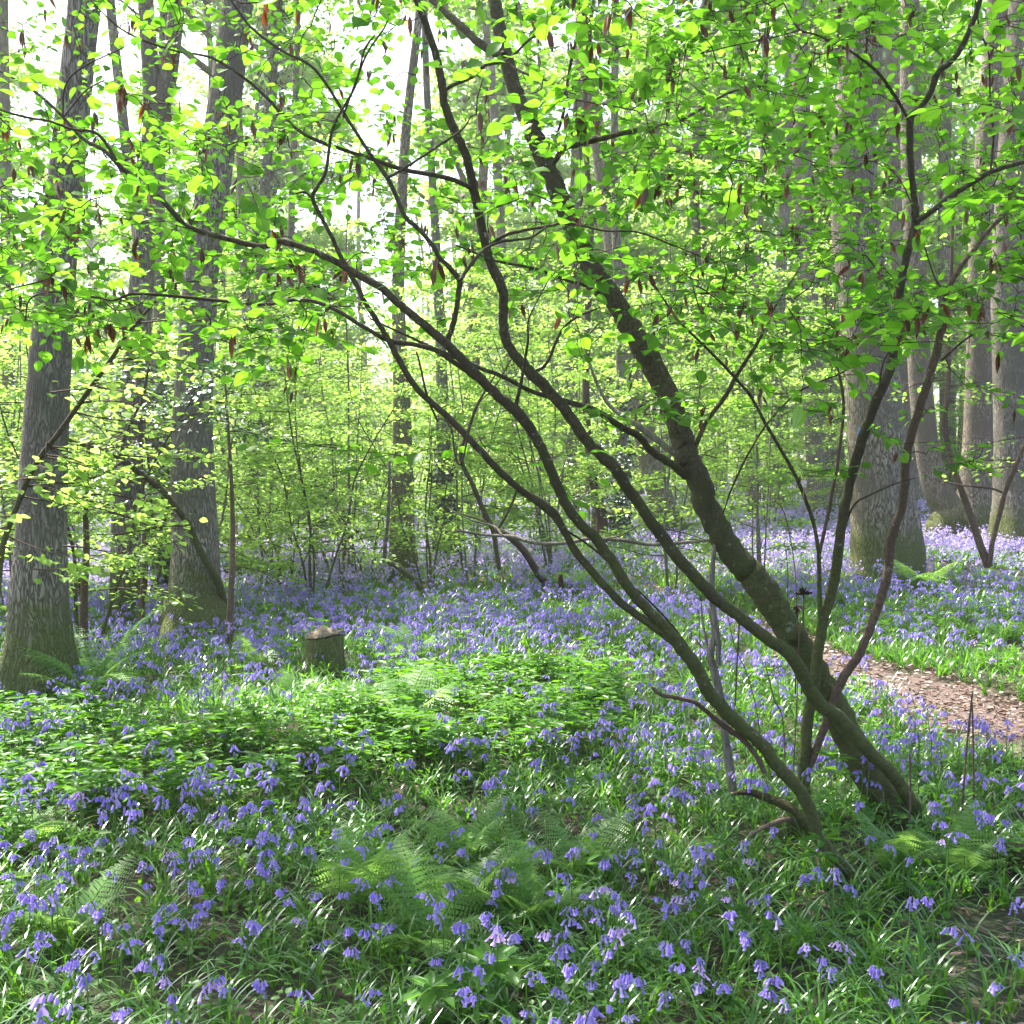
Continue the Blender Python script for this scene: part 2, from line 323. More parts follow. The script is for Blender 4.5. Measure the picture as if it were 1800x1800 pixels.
# ------------------------------------------------------------------ big trunks
def flarefn(h0, amp, seed, zb, lobes=5):
    def f(th, i, p):
        z = (p[:, 2] - zb)[:, None]; e = np.exp(-np.clip(z, 0, 9) / h0)
        return 1 + amp * e * (1 + .45 * np.sin(lobes * th + seed) + .2 * np.sin(2 * th + seed * 2))
    return f
rgT = np.random.default_rng(11)
CROWN = []
def crown_mesh(seed, z0, z1, rad, nl, lsz, t=OVAL, mat='far', dens=70):
    """limbs and leaf sprays round a vertical axis at the origin"""
    rg = np.random.default_rng(seed); mbl = MB(); mbw = MB()
    for k in range(nl):
        z = z0 + (z1 - z0) * (k + rg.random()) / nl; a = rg.random() * 6.283; ln = rad * (.55 + .5 * rg.random()) * (1 - .45 * (z - z0) / (z1 - z0))
        d = np.array([math.cos(a), math.sin(a), .35 + .3 * rg.random()]); p = [np.array([0, 0, z])]
        for s in range(5): d = d + rg.normal(0, .16, 3); d[2] -= .07; p.append(p[-1] + norm(d) * ln / 5)
        pp = crs(p, 2); tube(mbw, pp, np.linspace(.022 * rad, .006, len(pp)), 5)
        for s in range(8):
            t0 = .25 + .75 * rg.random(); q = pp[int(t0 * (len(pp) - 1))]; a2 = a + rg.normal(0, 1.0); l2 = ln * (.25 + .25 * rg.random())
            d2 = np.array([math.cos(a2), math.sin(a2), rg.normal(.05, .2)]); e = q + d2 * l2
            tube(mbw, [q, (q + e) / 2 + rg.normal(0, .04, 3), e], [.012, .008, .003], 3, cap=False)
            nn_ = int(dens * (.6 + .8 * rg.random())); tt_ = rg.random(nn_) ** .7
            pos = q + (e - q) * tt_[:, None] + rg.normal(0, 1, (nn_, 3)) * np.array([.22, .22, .07]) * rad / 3
            dd = d2[None] + rg.normal(0, .7, (nn_, 3)); dd[:, 2] -= .15
            leaves(mbl, t, pos, dd, np.array([0, 0, 1.0]) + rg.normal(0, .45, (nn_, 3)), lsz * (.7 + .6 * rg.random(nn_)), rg.random(nn_))
    return mbw.mesh("limbs", M['farbark']), mbl.mesh("crown", M[mat])
CR = [crown_mesh(5, 0, 7, 3.4, 13, .11, dens=30), crown_mesh(6, 0, 8, 3.8, 13, .11, dens=30)]
def big_tree(name, label, base, line, mat, top=13, sides=22, depth=None, fl=(.35, .55), lobes=5, crown=True, group=None, crz=None, seed=1, wob=.03, moss=None):
    g = G(*base) if depth is None else None
    if g is None:
        g = P(base[0], base[1], depth); g[2] = float(H(g[0], g[1]))
    Y = g[1]; rg = np.random.default_rng(seed)
    pts = [P(x, y, Y) for x, y, w_ in line]; rad = [w_ * Y / F / 2 for x, y, w_ in line]
    pts.insert(0, np.array([pts[0][0] * .5 + g[0] * .5, Y, g[2] - .25])); rad.insert(0, rad[0])
    d = norm(pts[-1] - pts[-2]); d[2] = abs(d[2]) + .5; d = norm(d)
    while pts[-1][2] < top:
        d = norm(d + rg.normal(0, .05, 3)); d[2] = max(d[2], .85); pts.append(pts[-1] + d * 1.2); rad.append(max(rad[-1] * .9, .04))
    q = crs(np.column_stack([np.array(pts), rad]), 6)
    root = thing(name, label, "tree", (g[0], g[1], g[2]), group=group)
    mb = MB(); tube(mb, q[:, :3], q[:, 3], sides, wob, rg, flare=flarefn(fl[0], fl[1], seed, g[2], lobes)); mb.build("trunk", M[mat], root, smooth=True)
    if crown:
        zt = crz if crz is not None else top - 5
        k = np.argmin(abs(q[:, 2] - zt)); lw, lc = CR[seed % 2]
        for nm, me in (("limbs", lw), ("crown", lc)):
            o = link(nm, me, root, tuple(q[k, :3] - g)); o.rotation_euler = (0, 0, seed * 1.3)
    return root, q, g
T = {}
T['t1'] = big_tree("ash_tree", "broad grey trunk furthest left, moss on its base, fern at its foot", (66, 1236),
    [(66, 1215, 104), (68, 1100, 94), (70, 1000, 88), (76, 850, 80), (84, 700, 74), (92, 580, 68), (104, 430, 62), (122, 250, 58), (146, 30, 54), (160, -120, 64)], 'ash', top=12, seed=2)
T['t2'] = big_tree("ash_tree", "grey trunk with flaring mossy root left of the sawn stump", (345, 1128),
    [(345, 1100, 100), (343, 1040, 86), (343, 950, 80), (338, 800, 72), (342, 650, 64), (352, 500, 60), (366, 400, 58), (392, 200, 56), (414, 30, 54), (430, -100, 55)], 'ash', top=14, fl=(.30, .85), lobes=4, seed=3)
T['t3'] = big_tree("ash_tree", "slim straight trunk between the two broad grey trunks", (220, 1112),
    [(220, 1095, 52), (221, 950, 50), (228, 800, 47), (238, 650, 44), (250, 480, 42), (266, 300, 40), (274, 205, 42)], 'ash', top=5.2, crown=False, fl=(.2, .25), seed=4, depth=11.5)
r_, q_, g_ = T['t3']
for pts in ([(274, 215, 38), (264, 110, 30), (256, 0, 27), (250, -120, 24)], [(276, 215, 38), (296, 130, 31), (312, 0, 27), (322, -140, 24)]):
    mb = MB(); a = crs([[*P(x, y, 11.5), w_ * 11.5 / F / 2] for x, y, w_ in pts], 5); tube(mb, a[:, :3], a[:, 3], 12); mb.build("forked_limb", M['ash'], r_, smooth=True)
T['oak'] = big_tree("oak_tree", "massive oak with blue paint mark beside the path", (1548, 1020),
    [(1560, 1005, 108), (1558, 940, 112), (1548, 860, 106), (1540, 760, 98), (1532, 650, 92), (1518, 520, 86), (1504, 400, 82), (1500, 250, 76), (1515, 100, 68), (1530, 0, 60), (1540, -150, 54)], 'oak', top=16, fl=(.5, .26), sides=32, seed=8, lobes=6)
r_, q_, g_ = T['oak']
Yo = g_[1]; mb = MB()
for k, (xx, y0, y1) in enumerate([(1500, 752, 768), (1504, 750, 772), (1508, 754, 775), (1511, 750, 766)]):
    c0 = P(xx, (y0 + y1) / 2, Yo); ctr = q_[np.argmin(abs(q_[:, 2] - c0[2]))]; rr = ctr[3] * 1.012; dx = c0[0] - ctr[0]; cl = []
    for s in np.linspace(0, 1, 6):
        p = P(xx + 1.2 * math.sin(s * 5 + k), y0 + (y1 - y0) * s, Yo); dx = float(np.clip(p[0] - ctr[0], -rr * .97, rr * .97)); cl.append(np.array([ctr[0] + dx, ctr[1] - math.sqrt(rr * rr - dx * dx) - .006, p[2]]))
    tube(mb, cl, [.004, .011, .012, .012, .010, .004], 6)
mb.build("paint_mark", M['blue'], r_)
T['r3'] = big_tree("ash_tree", "mossy twin-stemmed trunk joined low in a U behind the oak", (1712, 925),
    [(1712, 915, 70), (1715, 850, 56), (1720, 750, 50), (1722, 650, 46), (1724, 520, 44), (1728, 380, 42), (1740, 200, 40), (1755, 0, 38)], 'oak', top=17, seed=5, depth=21, fl=(.5, .2))
r_, q_, g_ = T['r3']; mb = MB()
a = crs([[*P(x, y, 21), w_ * 21 / F / 2] for x, y, w_ in [(1700, 935, 60), (1672, 905, 60), (1648, 862, 48), (1632, 800, 42), (1620, 700, 40), (1612, 560, 38), (1606, 400, 36), (1600, 200, 34), (1600, -50, 30)]], 5)
tube(mb, a[:, :3], a[:, 3], 18, .03, rgT)
mb.build("second_trunk", M['oak'], r_, smooth=True)
mb = MB(); a = crs([[*P(x, y, 20.9), w_ * 20.9 / F / 2] for x, y, w_ in [(1640, 985, 40), (1650, 945, 56), (1664, 922, 62), (1684, 914, 62), (1708, 922, 60), (1722, 970, 40)]], 6)
tube(mb, a[:, :3], a[:, 3], 18, .10, rgT); mb.build("fused_base", M['oak'], r_, smooth=True)
T['r4'] = big_tree("ash_tree", "pale grey trunk with mossy foot at the right edge of the wood", (1785, 905),
    [(1788, 890, 78), (1784, 840, 70), (1780, 760, 62), (1776, 650, 58), (1772, 540, 56), (1776, 380, 54), (1790, 150, 50), (1800, -20, 46)], 'ash', top=15, seed=7, depth=19, fl=(.5, .4))
# ivy-clad tree and others behind
def ivy(root, g, q, z0, z1, n, spread=1.5, seed=3):
    rg = np.random.default_rng(seed); k = rg.integers(0, len(q), n * 3); k = k[(q[k, 2] > z0) & (q[k, 2] < z1)][:n]; a = rg.random(len(k)) * 6.283
    rr = q[k, 3] * (1 + spread * rg.random(len(k)) ** 1.6 * (1 + .7 * np.sin(q[k, 2] * 4 + a)))
    out_ = np.column_stack([np.cos(a), np.sin(a), np.zeros(len(k))]); pos = q[k, :3] + out_ * rr[:, None] + rg.normal(0, .05, (len(k), 3)); pos[:, 2] += rg.normal(0, .15, len(k))
    mb = MB(); leaves(mb, OVAL, pos, rg.normal(0, .5, (len(k), 3)) + [0, 0, -.6], out_ + rg.normal(0, .4, (len(k), 3)), .085, rg.random(len(k))); mb.build("ivy", M['ivy'], root)
MIDT = [ # label, base px, depth, line, bark, ivy
 ("ivy-clad trunk left of the white sky gap", 470, 22, [(440, 940, 22), (446, 800, 20), (455, 600, 20), (462, 400, 19), (474, 200, 18), (486, 20, 17), (492, -80, 16)], 'farbark', (2.5, 12)),
 ("thin bare trunk just right of the ivy-clad one", 510, 26, [(505, 960, 13), (508, 700, 12), (512, 400, 12), (520, 150, 11), (526, -60, 10)], 'farbark', None),
 ("brown trunk cut by shade behind the thicket of thin poles", 708, 16.5, [(708, 985, 48), (707, 930, 43), (708, 860, 40), (706, 700, 30), (700, 500, 22), (712, 250, 17), (735, 40, 14), (745, -90, 12)], 'oak', None),
 ("dark mossy trunk right of the thicket of thin poles", 783, 19, [(783, 960, 34), (782, 900, 30), (780, 820, 27), (776, 650, 20), (765, 400, 15), (750, 150, 12), (745, -90, 10)], 'farbark', (0, 2.2)),
 ("small reddish trunk in the far wood above the dead twigs", 895, 30, [(895, 912, 22), (895, 870, 20), (893, 700, 18), (880, 400, 16), (862, 100, 14)], 'farbark', None),
 ("dark forked little trunk behind the leaning stems", 1052, 21, [(1058, 918, 20), (1052, 880, 17), (1040, 830, 15), (1030, 700, 13), (1035, 500, 11)], 'twig', None),
 ("dark mossy trunk standing behind the leaning stems", 1090, 21, [(1090, 922, 24), (1092, 860, 20), (1094, 780, 18), (1090, 600, 16), (1080, 300, 14), (1082, -40, 12)], 'farbark', (0, 3.0)),
 ("broad ribbed trunk leaning left behind the dark leaning trunk", 1165, 23, [(1172, 925, 50), (1160, 870, 44), (1145, 820, 40), (1120, 700, 36), (1090, 520, 33), (1060, 300, 30), (1030, 100, 27), (1020, -60, 25)], 'oak', None),
 ("slender reddish trunk left of the broad shaded trunks", 1322, 27, [(1322, 884, 16), (1321, 820, 14), (1318, 740, 13), (1322, 600, 12), (1335, 400, 11), (1345, 150, 10)], 'farbark', None),
 ("shaded grey trunk in the gap before the oak", 1370, 30, [(1370, 880, 26), (1368, 800, 22), (1365, 700, 20), (1372, 500, 19), (1385, 250, 18), (1392, -40, 16)], 'farbark', None),
 ("broad dark trunk close to the oak's left side", 1440, 28, [(1442, 892, 48), (1438, 820, 40), (1430, 700, 36), (1420, 500, 33), (1412, 300, 31), (1405, 50, 28), (1400, -90, 26)], 'farbark', None),
 ("grey trunk seen between the oak and the twin-stemmed tree", 1600, 30, [(1602, 870, 40), (1600, 760, 34), (1592, 600, 32), (1580, 400, 30), (1570, 150, 27), (1565, -60, 25)], 'farbark', None),
 ("thin trunk between the slim straight trunk and the flaring one", 270, 17, [(270, 1020, 24), (270, 900, 21), (268, 800, 20), (262, 600, 19), (240, 400, 18), (215, 200, 17), (190, -40, 16)], 'farbark', (0, 1.5)),
 ("dark mossy stub of a trunk hugging the flaring one's left side", 294, 14.5, [(294, 1055, 34), (293, 980, 30), (288, 880, 26), (284, 760, 23), (280, 560, 20), (282, 300, 17), (290, -60, 14)], 'farbark', (0, 2.4)),
 ("dark trunk beyond the fallen log", 460, 27, [(462, 965, 24), (458, 900, 20), (455, 820, 18), (430, 500, 15), (420, 200, 13)], 'farbark', None),
 ("pale trunk beyond the log, right of the flaring trunk", 400, 24, [(399, 990, 20), (398, 930, 17), (396, 850, 16), (392, 600, 15), (380, 300, 14)], 'farbark', None),
 ("faint trunk rising between the leaning trunk and the oak", 1010, 34, [(1000, 905, 26), (1004, 700, 23), (1010, 400, 21), (1018, 150, 19), (1022, -60, 17)], 'farbark', None),
 ("grey trunk rising behind the upright hazel's fork", 1665, 34, [(1668, 860, 28), (1664, 650, 25), (1660, 400, 22), (1664, 100, 19)], 'farbark', None),
 ("thin grey trunk in the far left wood", 30, 20, [(15, 1010, 26), (16, 800, 23), (14, 500, 21), (8, 200, 19), (5, -60, 17)], 'farbark', None),
]
for k, (lb, bx, dep, line, mt, iv) in enumerate(MIDT):
    r_, q_, g_ = big_tree("woodland_tree", lb, (line[0][0], line[0][1]), line, mt, top=(line[-1][1] < 0) and 15 or 12, sides=14, depth=dep, fl=(.3, .35), seed=20 + k, crown=(k % 3 == 0), crz=10)
    if iv: ivy(r_, g_, q_, g_[2] + iv[0], g_[2] + iv[1], 1800, 2.6 if k == 0 else .5, seed=k + 40)

# ------------------------------------------------------------------ foreground leaning trees, traced limb by limb
SK = []       # skeleton nodes: x y z dx dy dz owner radius
def trace(root, own, name, pts, dfun, mat, sides=12, end_r=None, wob=.03, zb=None, knots=True):
    rg = np.random.default_rng(len(SK) + 7)
    a = np.array([[*P(x, y, dfun(y) if callable(dfun) else dfun[0] + (dfun[1] - dfun[0]) * i / (len(pts) - 1)), 0] for i, (x, y, w_) in enumerate(pts)])
    a[:, 3] = [w_ * (.86 if w_ > 36 else .72) * a[i, 1] / F / 2 for i, (x, y, w_) in enumerate(pts)]
    if zb is not None:
        a = np.vstack([a[0] + np.array([(a[0] - a[1])[0] * .5, 0, -.16, .012]), a])
    q = crs(a, 6); r = np.maximum(q[:, 3], .0016)
    if knots and r.mean() > .006:
        for _ in range(max(2, len(q) // 14)):
            c = rg.integers(2, len(q) - 2); r = r * (1 + .05 * np.exp(-((np.arange(len(q)) - c) / 1.1) ** 2))
    q[:, :3] += (rg.normal(0, 1, (len(q), 3)) * r[:, None] * .07)
    mb = MB(); tube(mb, q[:, :3], r, sides, wob, rg); o = mb.build(name, M[mat], root, smooth=True)
    d = norm(np.gradient(q[:, :3], axis=0))
    for i in range(len(q)): SK.append([*q[i, :3], *d[i], own, r[i]])
    return q
dA = lambda y: 5.5 - y / 1470 * .6
dB = lambda y: 3.9 + y / 1453 * .95
dC = lambda y: 3.5 + max(y, 0) / 1560 * .68
dD = lambda y: 4.5 + y / 1385 * .45
gA, gC, gD = P(1612, 1478, 4.9), P(1545, 1568, 4.18), P(1410, 1385, 4.95)
for g in (gA, gC, gD): g[2] = float(H(g[0], g[1]))
tA = thing("leaning_tree", "thick dark mossy trunk leaning left over the bluebells with a thinner stem along it", "tree", gA)
tC = thing("hazel_tree", "arching hazel in front whose two bare stems split low and sweep up left", "tree", gC)
tD = thing("hazel_tree", "young hazel with two smooth reddish stems rising upright before the oak", "tree", gD)
trace(tA, 0, "trunk", [(1622, 1482, 104), (1600, 1455, 80), (1560, 1415, 68), (1515, 1345, 62), (1484, 1280, 60), (1455, 1220, 58), (1420, 1160, 56), (1392, 1115, 56), (1365, 1070, 57), (1340, 1035, 60), (1310, 1000, 56), (1280, 960, 52), (1250, 905, 50), (1230, 850, 49), (1210, 805, 50), (1195, 760, 46), (1180, 710, 45), (1156, 660, 46), (1128, 610, 44), (1100, 560, 42), (1072, 515, 40), (1046, 480, 40), (1020, 430, 38), (995, 370, 38), (965, 300, 37), (938, 235, 37), (912, 175, 36), (892, 110, 34), (876, 40, 32), (866, -30, 30), (850, -160, 26), (845, -300, 20)], dA, 'lean', 20, zb=1)
trace(tA, 0, "limb", [(886, 98, 20), (862, 88, 20), (835, 70, 20), (810, 45, 19), (780, 18, 17), (755, -8, 16), (730, -60, 13)], (5.4, 5.7), 'lean')
trace(tA, 0, "limb", [(972, 290, 12), (990, 262, 15), (1012, 254, 15), (1043, 247, 14), (1100, 233, 12), (1167, 220, 10), (1205, 207, 8), (1240, 187, 7), (1285, 162, 5), (1340, 150, 3)], (5.3, 4.9), 'stem')
trace(tA, 0, "limb", [(1205, 838, 20), (1183, 817, 19), (1150, 797, 18), (1122, 767, 17), (1090, 750, 16), (1047, 722, 15), (987, 703, 13), (935, 688, 11), (883, 662, 10), (833, 643, 9), (773, 617, 8), (715, 590, 6), (650, 560, 4)], (5.15, 4.3), 'stem')
trace(tA, 0, "limb", [(1198, 802, 16), (1173, 787, 16), (1133, 757, 15), (1105, 738, 13), (1083, 723, 11), (1062, 700, 9), (1040, 650, 7), (1030, 600, 6), (1060, 560, 4)], (5.15, 5.4), 'pale')
trace(tA, 0, "limb", [(1220, 790, 12), (1243, 740, 11), (1273, 700, 11), (1293, 663, 10), (1333, 600, 8), (1362, 540, 6), (1400, 480, 4)], (5.15, 5.2), 'stem')
trace(tA, 0, "limb", [(1050, 520, 9), (1035, 505, 9), (990, 490, 8), (930, 470, 7), (870, 458, 6), (800, 430, 4)], (5.3, 5.0), 'stem')
trace(tA, 0, "companion_stem", [(1628, 1462, 44), (1610, 1425, 36), (1590, 1392, 33), (1575, 1368, 31), (1550, 1343, 32), (1510, 1303, 34), (1477, 1263, 33), (1437, 1234, 34), (1416, 1197, 33), (1390, 1152, 33), (1352, 1124, 30), (1312, 1094, 29), (1277, 1067, 29), (1243, 1037, 30), (1200, 990, 30), (1165, 945, 30), (1133, 900, 28), (1100, 853, 28), (1076, 818, 29), (1033, 777, 28), (983, 708, 27), (930, 652, 28), (905, 625, 24), (887, 590, 23), (885, 545, 23), (883, 507, 24), (864, 467, 22), (853, 430, 21), (843, 383, 21), (833, 333, 22), (820, 277, 20), (798, 227, 21), (781, 183, 20), (777, 150, 20), (767, 100, 18), (745, 33, 17), (728, -10, 16), (700, -100, 13)], dB, 'stem', 16, zb=1)
trace(tA, 0, "limb", [(783, 158, 9), (800, 148, 9), (830, 135, 9), (853, 115, 8), (885, 108, 8), (905, 95, 7), (930, 70, 6), (958, 52, 5), (975, 25, 4)], (4.0, 3.9), 'stem')
trace(tA, 0, "limb", [(888, 108, 6), (920, 128, 6), (967, 145, 5), (1000, 172, 5), (1060, 183, 4), (1120, 195, 3)], (3.95, 3.7), 'stem')
trace(tA, 0, "limb", [(860, 432, 8), (885, 415, 9), (920, 405, 8), (960, 398, 7), (1000, 392, 6), (1060, 405, 5), (1120, 408, 5), (1180, 430, 4), (1230, 450, 3)], (4.18, 4.0), 'stem')
trace(tA, 0, "limb", [(978, 240, 5), (990, 200, 8), (1000, 130, 8), (1008, 90, 7), (1018, 50, 7), (1028, 10, 6), (1030, -50, 5)], (5.3, 5.0), 'stem')
trace(tA, 0, "limb", [(935, 655, 8), (960, 640, 8), (985, 585, 7), (1010, 560, 6), (1055, 540, 4)], (4.33, 4.4), 'stem')
trace(tA, 0, "limb", [(828, 330, 12), (787, 313, 12), (710, 298, 11), (655, 280, 10), (600, 262, 9), (565, 250, 9), (520, 226, 8), (477, 180, 8), (433, 140, 7), (373, 102, 6), (310, 90, 5), (250, 70, 5), (205, 45, 4), (160, 0, 3), (140, -40, 3)], (4.1, 3.6), 'stem')
# front hazel
trace(tC, 1, "stem", [(1556, 1566, 66), (1530, 1555, 42), (1488, 1528, 33), (1462, 1500, 32), (1440, 1470, 32), (1418, 1410, 32), (1398, 1380, 32), (1370, 1352, 33), (1333, 1302, 31), (1300, 1275, 34), (1268, 1242, 34), (1243, 1212, 32), (1222, 1172, 34), (1200, 1142, 32), (1172, 1105, 27), (1147, 1080, 26), (1107, 1037, 26), (1080, 993, 26), (1050, 950, 26), (1007, 905, 25), (982, 860, 25), (963, 813, 24), (938, 763, 25), (905, 720, 27), (873, 695, 24), (833, 653, 23), (785, 605, 22), (735, 562, 20), (700, 533, 19), (667, 503, 19), (623, 480, 18), (597, 464, 17), (550, 441, 15), (493, 424, 14), (460, 433, 14), (400, 420, 13), (333, 400, 13), (307, 377, 13), (283, 350, 12), (253, 327, 12), (208, 290, 12)], dC, 'stem', 16, zb=1)
trace(tC, 1, "stem", [(1216, 1165, 26), (1190, 1133, 22), (1150, 1102, 19), (1100, 1067, 19), (1060, 1027, 19), (1012, 970, 19), (988, 927, 18), (966, 896, 24), (917, 863, 17), (877, 827, 17), (833, 780, 17), (787, 733, 16), (733, 683, 15), (700, 630, 15), (683, 598, 14), (660, 560, 13), (643, 533, 12), (617, 483, 12), (598, 450, 11), (585, 420, 10), (573, 397, 10), (550, 350, 10), (560, 325, 9), (573, 300, 8), (583, 233, 7), (600, 195, 6), (625, 150, 5), (640, 90, 4), (660, 60, 3)], dC, 'stem', 14)
trace(tC, 1, "limb", [(208, 290, 9), (190, 258, 8), (167, 233, 7), (127, 227, 6), (87, 213, 6), (50, 207, 6), (0, 193, 5), (-60, 170, 4)], (3.62, 3.5), 'stem')
trace(tC, 1, "limb", [(208, 290, 10), (180, 262, 9), (147, 245, 9), (110, 205, 8), (67, 165, 7), (10, 130, 5), (-50, 100, 4)], (3.62, 3.7), 'stem')
trace(tC, 1, "limb", [(110, 205, 5), (115, 150, 4), (145, 118, 4), (200, 92, 3), (235, 75, 2)], (3.65, 3.6), 'twig')
trace(tC, 1, "limb", [(112, 205, 5), (150, 160, 4), (185, 140, 3)], (3.65, 3.8), 'twig')
trace(tC, 1, "limb", [(548, 348, 6), (536, 338, 6), (520, 340, 4)], (3.65, 3.65), 'twig')
trace(tC, 1, "limb", [(870, 697, 12), (845, 672, 12), (807, 643, 12), (767, 617, 12), (733, 607, 12), (683, 598, 12), (640, 575, 10), (600, 550, 10), (560, 532, 9), (517, 527, 9), (467, 535, 8), (383, 528, 8), (300, 520, 8), (233, 517, 7), (200, 528, 6), (170, 523, 6), (115, 515, 5), (83, 514, 4), (52, 527, 4), (44, 565, 3)], (3.8, 3.7), 'stem')
trace(tC, 1, "limb", [(180, 527, 4), (205, 545, 4), (240, 538, 3), (262, 520, 2)], (3.7, 3.6), 'twig')
trace(tC, 1, "limb", [(786, 600, 13), (795, 575, 14), (802, 545, 13), (806, 515, 13), (808, 494, 14), (790, 470, 12), (773, 453, 11), (757, 427, 11), (735, 402, 11), (712, 380, 11), (692, 335, 11), (681, 313, 12), (665, 290, 9), (650, 270, 9), (628, 235, 8), (607, 203, 8), (575, 150, 7), (543, 113, 7), (497, 90, 6), (443, 50, 6), (413, 10, 5), (380, -40, 4)], (3.85, 3.6), 'stem')
trace(tC, 1, "limb", [(808, 494, 10), (828, 465, 9), (850, 440, 8), (880, 425, 7), (930, 418, 6), (960, 400, 5)], (3.75, 3.9), 'stem')
trace(tC, 1, "limb", [(681, 313, 8), (720, 290, 6), (780, 250, 6), (812, 228, 5), (828, 205, 3)], (3.65, 3.5), 'stem')
trace(tC, 1, "limb", [(905, 722, 12), (912, 690, 9), (918, 660, 8), (928, 600, 6), (930, 560, 4), (960, 500, 3)], (3.82, 3.7), 'stem')
trace(tC, 1, "limb", [(603, 205, 6), (612, 180, 5), (645, 95, 5), (680, 40, 4), (690, -20, 3)], (3.6, 3.5), 'twig')
trace(tC, 1, "limb", [(770, 742, 5), (752, 700, 6), (738, 640, 5), (732, 618, 4)], (3.8, 3.8), 'twig')
trace(tC, 1, "limb", [(783, 735, 6), (795, 760, 5), (800, 800, 5), (812, 812, 5), (835, 720, 4), (870, 680, 3), (900, 630, 3)], (3.8, 3.6), 'twig')
trace(tC, 1, "low_branch", [(1345, 1360, 14), (1330, 1330, 13), (1308, 1302, 13), (1285, 1285, 14), (1262, 1268, 12), (1232, 1242, 11), (1215, 1232, 11), (1180, 1225, 10), (1160, 1220, 9), (1146, 1208, 7)], (4.07, 4.1), 'red')
trace(tC, 1, "limb", [(1250, 1235, 7), (1225, 1165, 5), (1190, 1110, 5), (1145, 1060, 5), (1100, 1020, 5), (1050, 970, 5), (1000, 935, 5), (985, 928, 5)], (4.1, 3.9), 'twig')
# upright hazel
trace(tD, 2, "stem", [(1412, 1388, 34), (1413, 1340, 30), (1418, 1280, 28), (1432, 1200, 27), (1438, 1140, 26), (1450, 1083, 25), (1467, 1017, 25), (1478, 933, 24), (1491, 860, 24), (1513, 783, 24), (1537, 713, 23), (1563, 652, 22), (1573, 600, 20), (1576, 560, 19), (1584, 500, 18), (1594, 450, 18), (1609, 392, 20), (1607, 350, 15), (1602, 300, 15), (1600, 213, 17), (1617, 190, 14), (1635, 165, 14), (1648, 130, 15), (1672, 108, 13), (1692, 80, 13), (1713, 33, 12), (1726, -10, 12), (1750, -80, 10), (1770, -180, 7)], dD, 'stem', 16, zb=1)
trace(tD, 2, "stem", [(1408, 1388, 22), (1425, 1340, 20), (1445, 1290, 19), (1462, 1245, 19), (1475, 1205, 22), (1510, 1150, 21), (1537, 1083, 21), (1560, 1010, 21), (1566, 950, 22), (1587, 885, 20), (1593, 807, 21), (1608, 743, 20), (1633, 667, 20), (1650, 600, 18), (1655, 560, 13), (1663, 517, 13), (1690, 467, 13), (1712, 440, 11), (1733, 410, 11), (1768, 375, 10), (1805, 343, 10), (1860, 300, 8), (1910, 240, 6)], dD, 'red', 14, zb=1)
trace(tD, 2, "limb", [(1611, 390, 13), (1640, 370, 13), (1683, 337, 13), (1712, 320, 12), (1742, 302, 12), (1800, 285, 10), (1870, 265, 8), (1930, 230, 6)], (4.6, 4.4), 'stem')
trace(tD, 2, "limb", [(1600, 216, 8), (1580, 180, 8), (1567, 160, 8), (1545, 130, 8), (1523, 110, 7), (1495, 90, 6), (1467, 77, 6), (1437, 62, 5), (1407, 53, 4), (1390, 30, 4), (1378, 5, 3)], (4.55, 4.3), 'stem')
trace(tD, 2, "limb", [(1407, 53, 4), (1350, 68, 3), (1290, 80, 3), (1230, 95, 2)], (4.35, 4.1), 'twig')
trace(tD, 2, "limb", [(1523, 110, 4), (1522, 50, 4), (1505, 25, 3), (1500, -30, 3)], (4.4, 4.3), 'twig')
trace(tD, 2, "limb", [(1741, 303, 5), (1746, 240, 5), (1740, 160, 4), (1738, 95, 4), (1722, 50, 4), (1712, -20, 3)], (4.5, 4.5), 'twig')
trace(tD, 2, "limb", [(1663, 520, 8), (1640, 480, 4), (1615, 400, 3), (1590, 330, 3), (1560, 290, 2)], (4.6, 4.8), 'twig')
trace(tD, 2, "limb", [(1655, 635, 6), (1675, 615, 6), (1700, 595, 5), (1755, 560, 4), (1800, 540, 3)], (4.7, 4.7), 'twig')
trace(tD, 2, "limb", [(1442, 1110, 13), (1441, 1060, 12), (1440, 1000, 11), (1438, 963, 10), (1427, 910, 9), (1400, 840, 9), (1372, 790, 8), (1347, 747, 8), (1322, 700, 7), (1300, 673, 7), (1265, 635, 7), (1230, 600, 6), (1190, 560, 5), (1150, 500, 4)], (4.85, 4.6), 'stem')
trace(tD, 2, "limb", [(1440, 975, 9), (1450, 930, 9), (1460, 883, 8), (1473, 807, 8), (1483, 717, 8), (1477, 667, 7), (1468, 640, 5), (1440, 605, 4), (1400, 560, 3)], (4.85, 4.9), 'red')
trace(tD, 2, "limb", [(1463, 1010, 6), (1478, 950, 5), (1500, 890, 5), (1530, 870, 4), (1575, 850, 3), (1610, 840, 2)], (4.9, 4.6), 'twig')
trace(tD, 2, "limb", [(1270, 905, 3), (1290, 850, 5), (1327, 777, 5), (1367, 723, 5), (1413, 683, 4), (1480, 655, 4), (1512, 625, 3)], (5.0, 4.9), 'twig')
trace(tD, 2, "limb", [(1545, 690, 4), (1552, 640, 4), (1570, 600, 4), (1580, 520, 3)], (4.7, 4.6), 'twig')
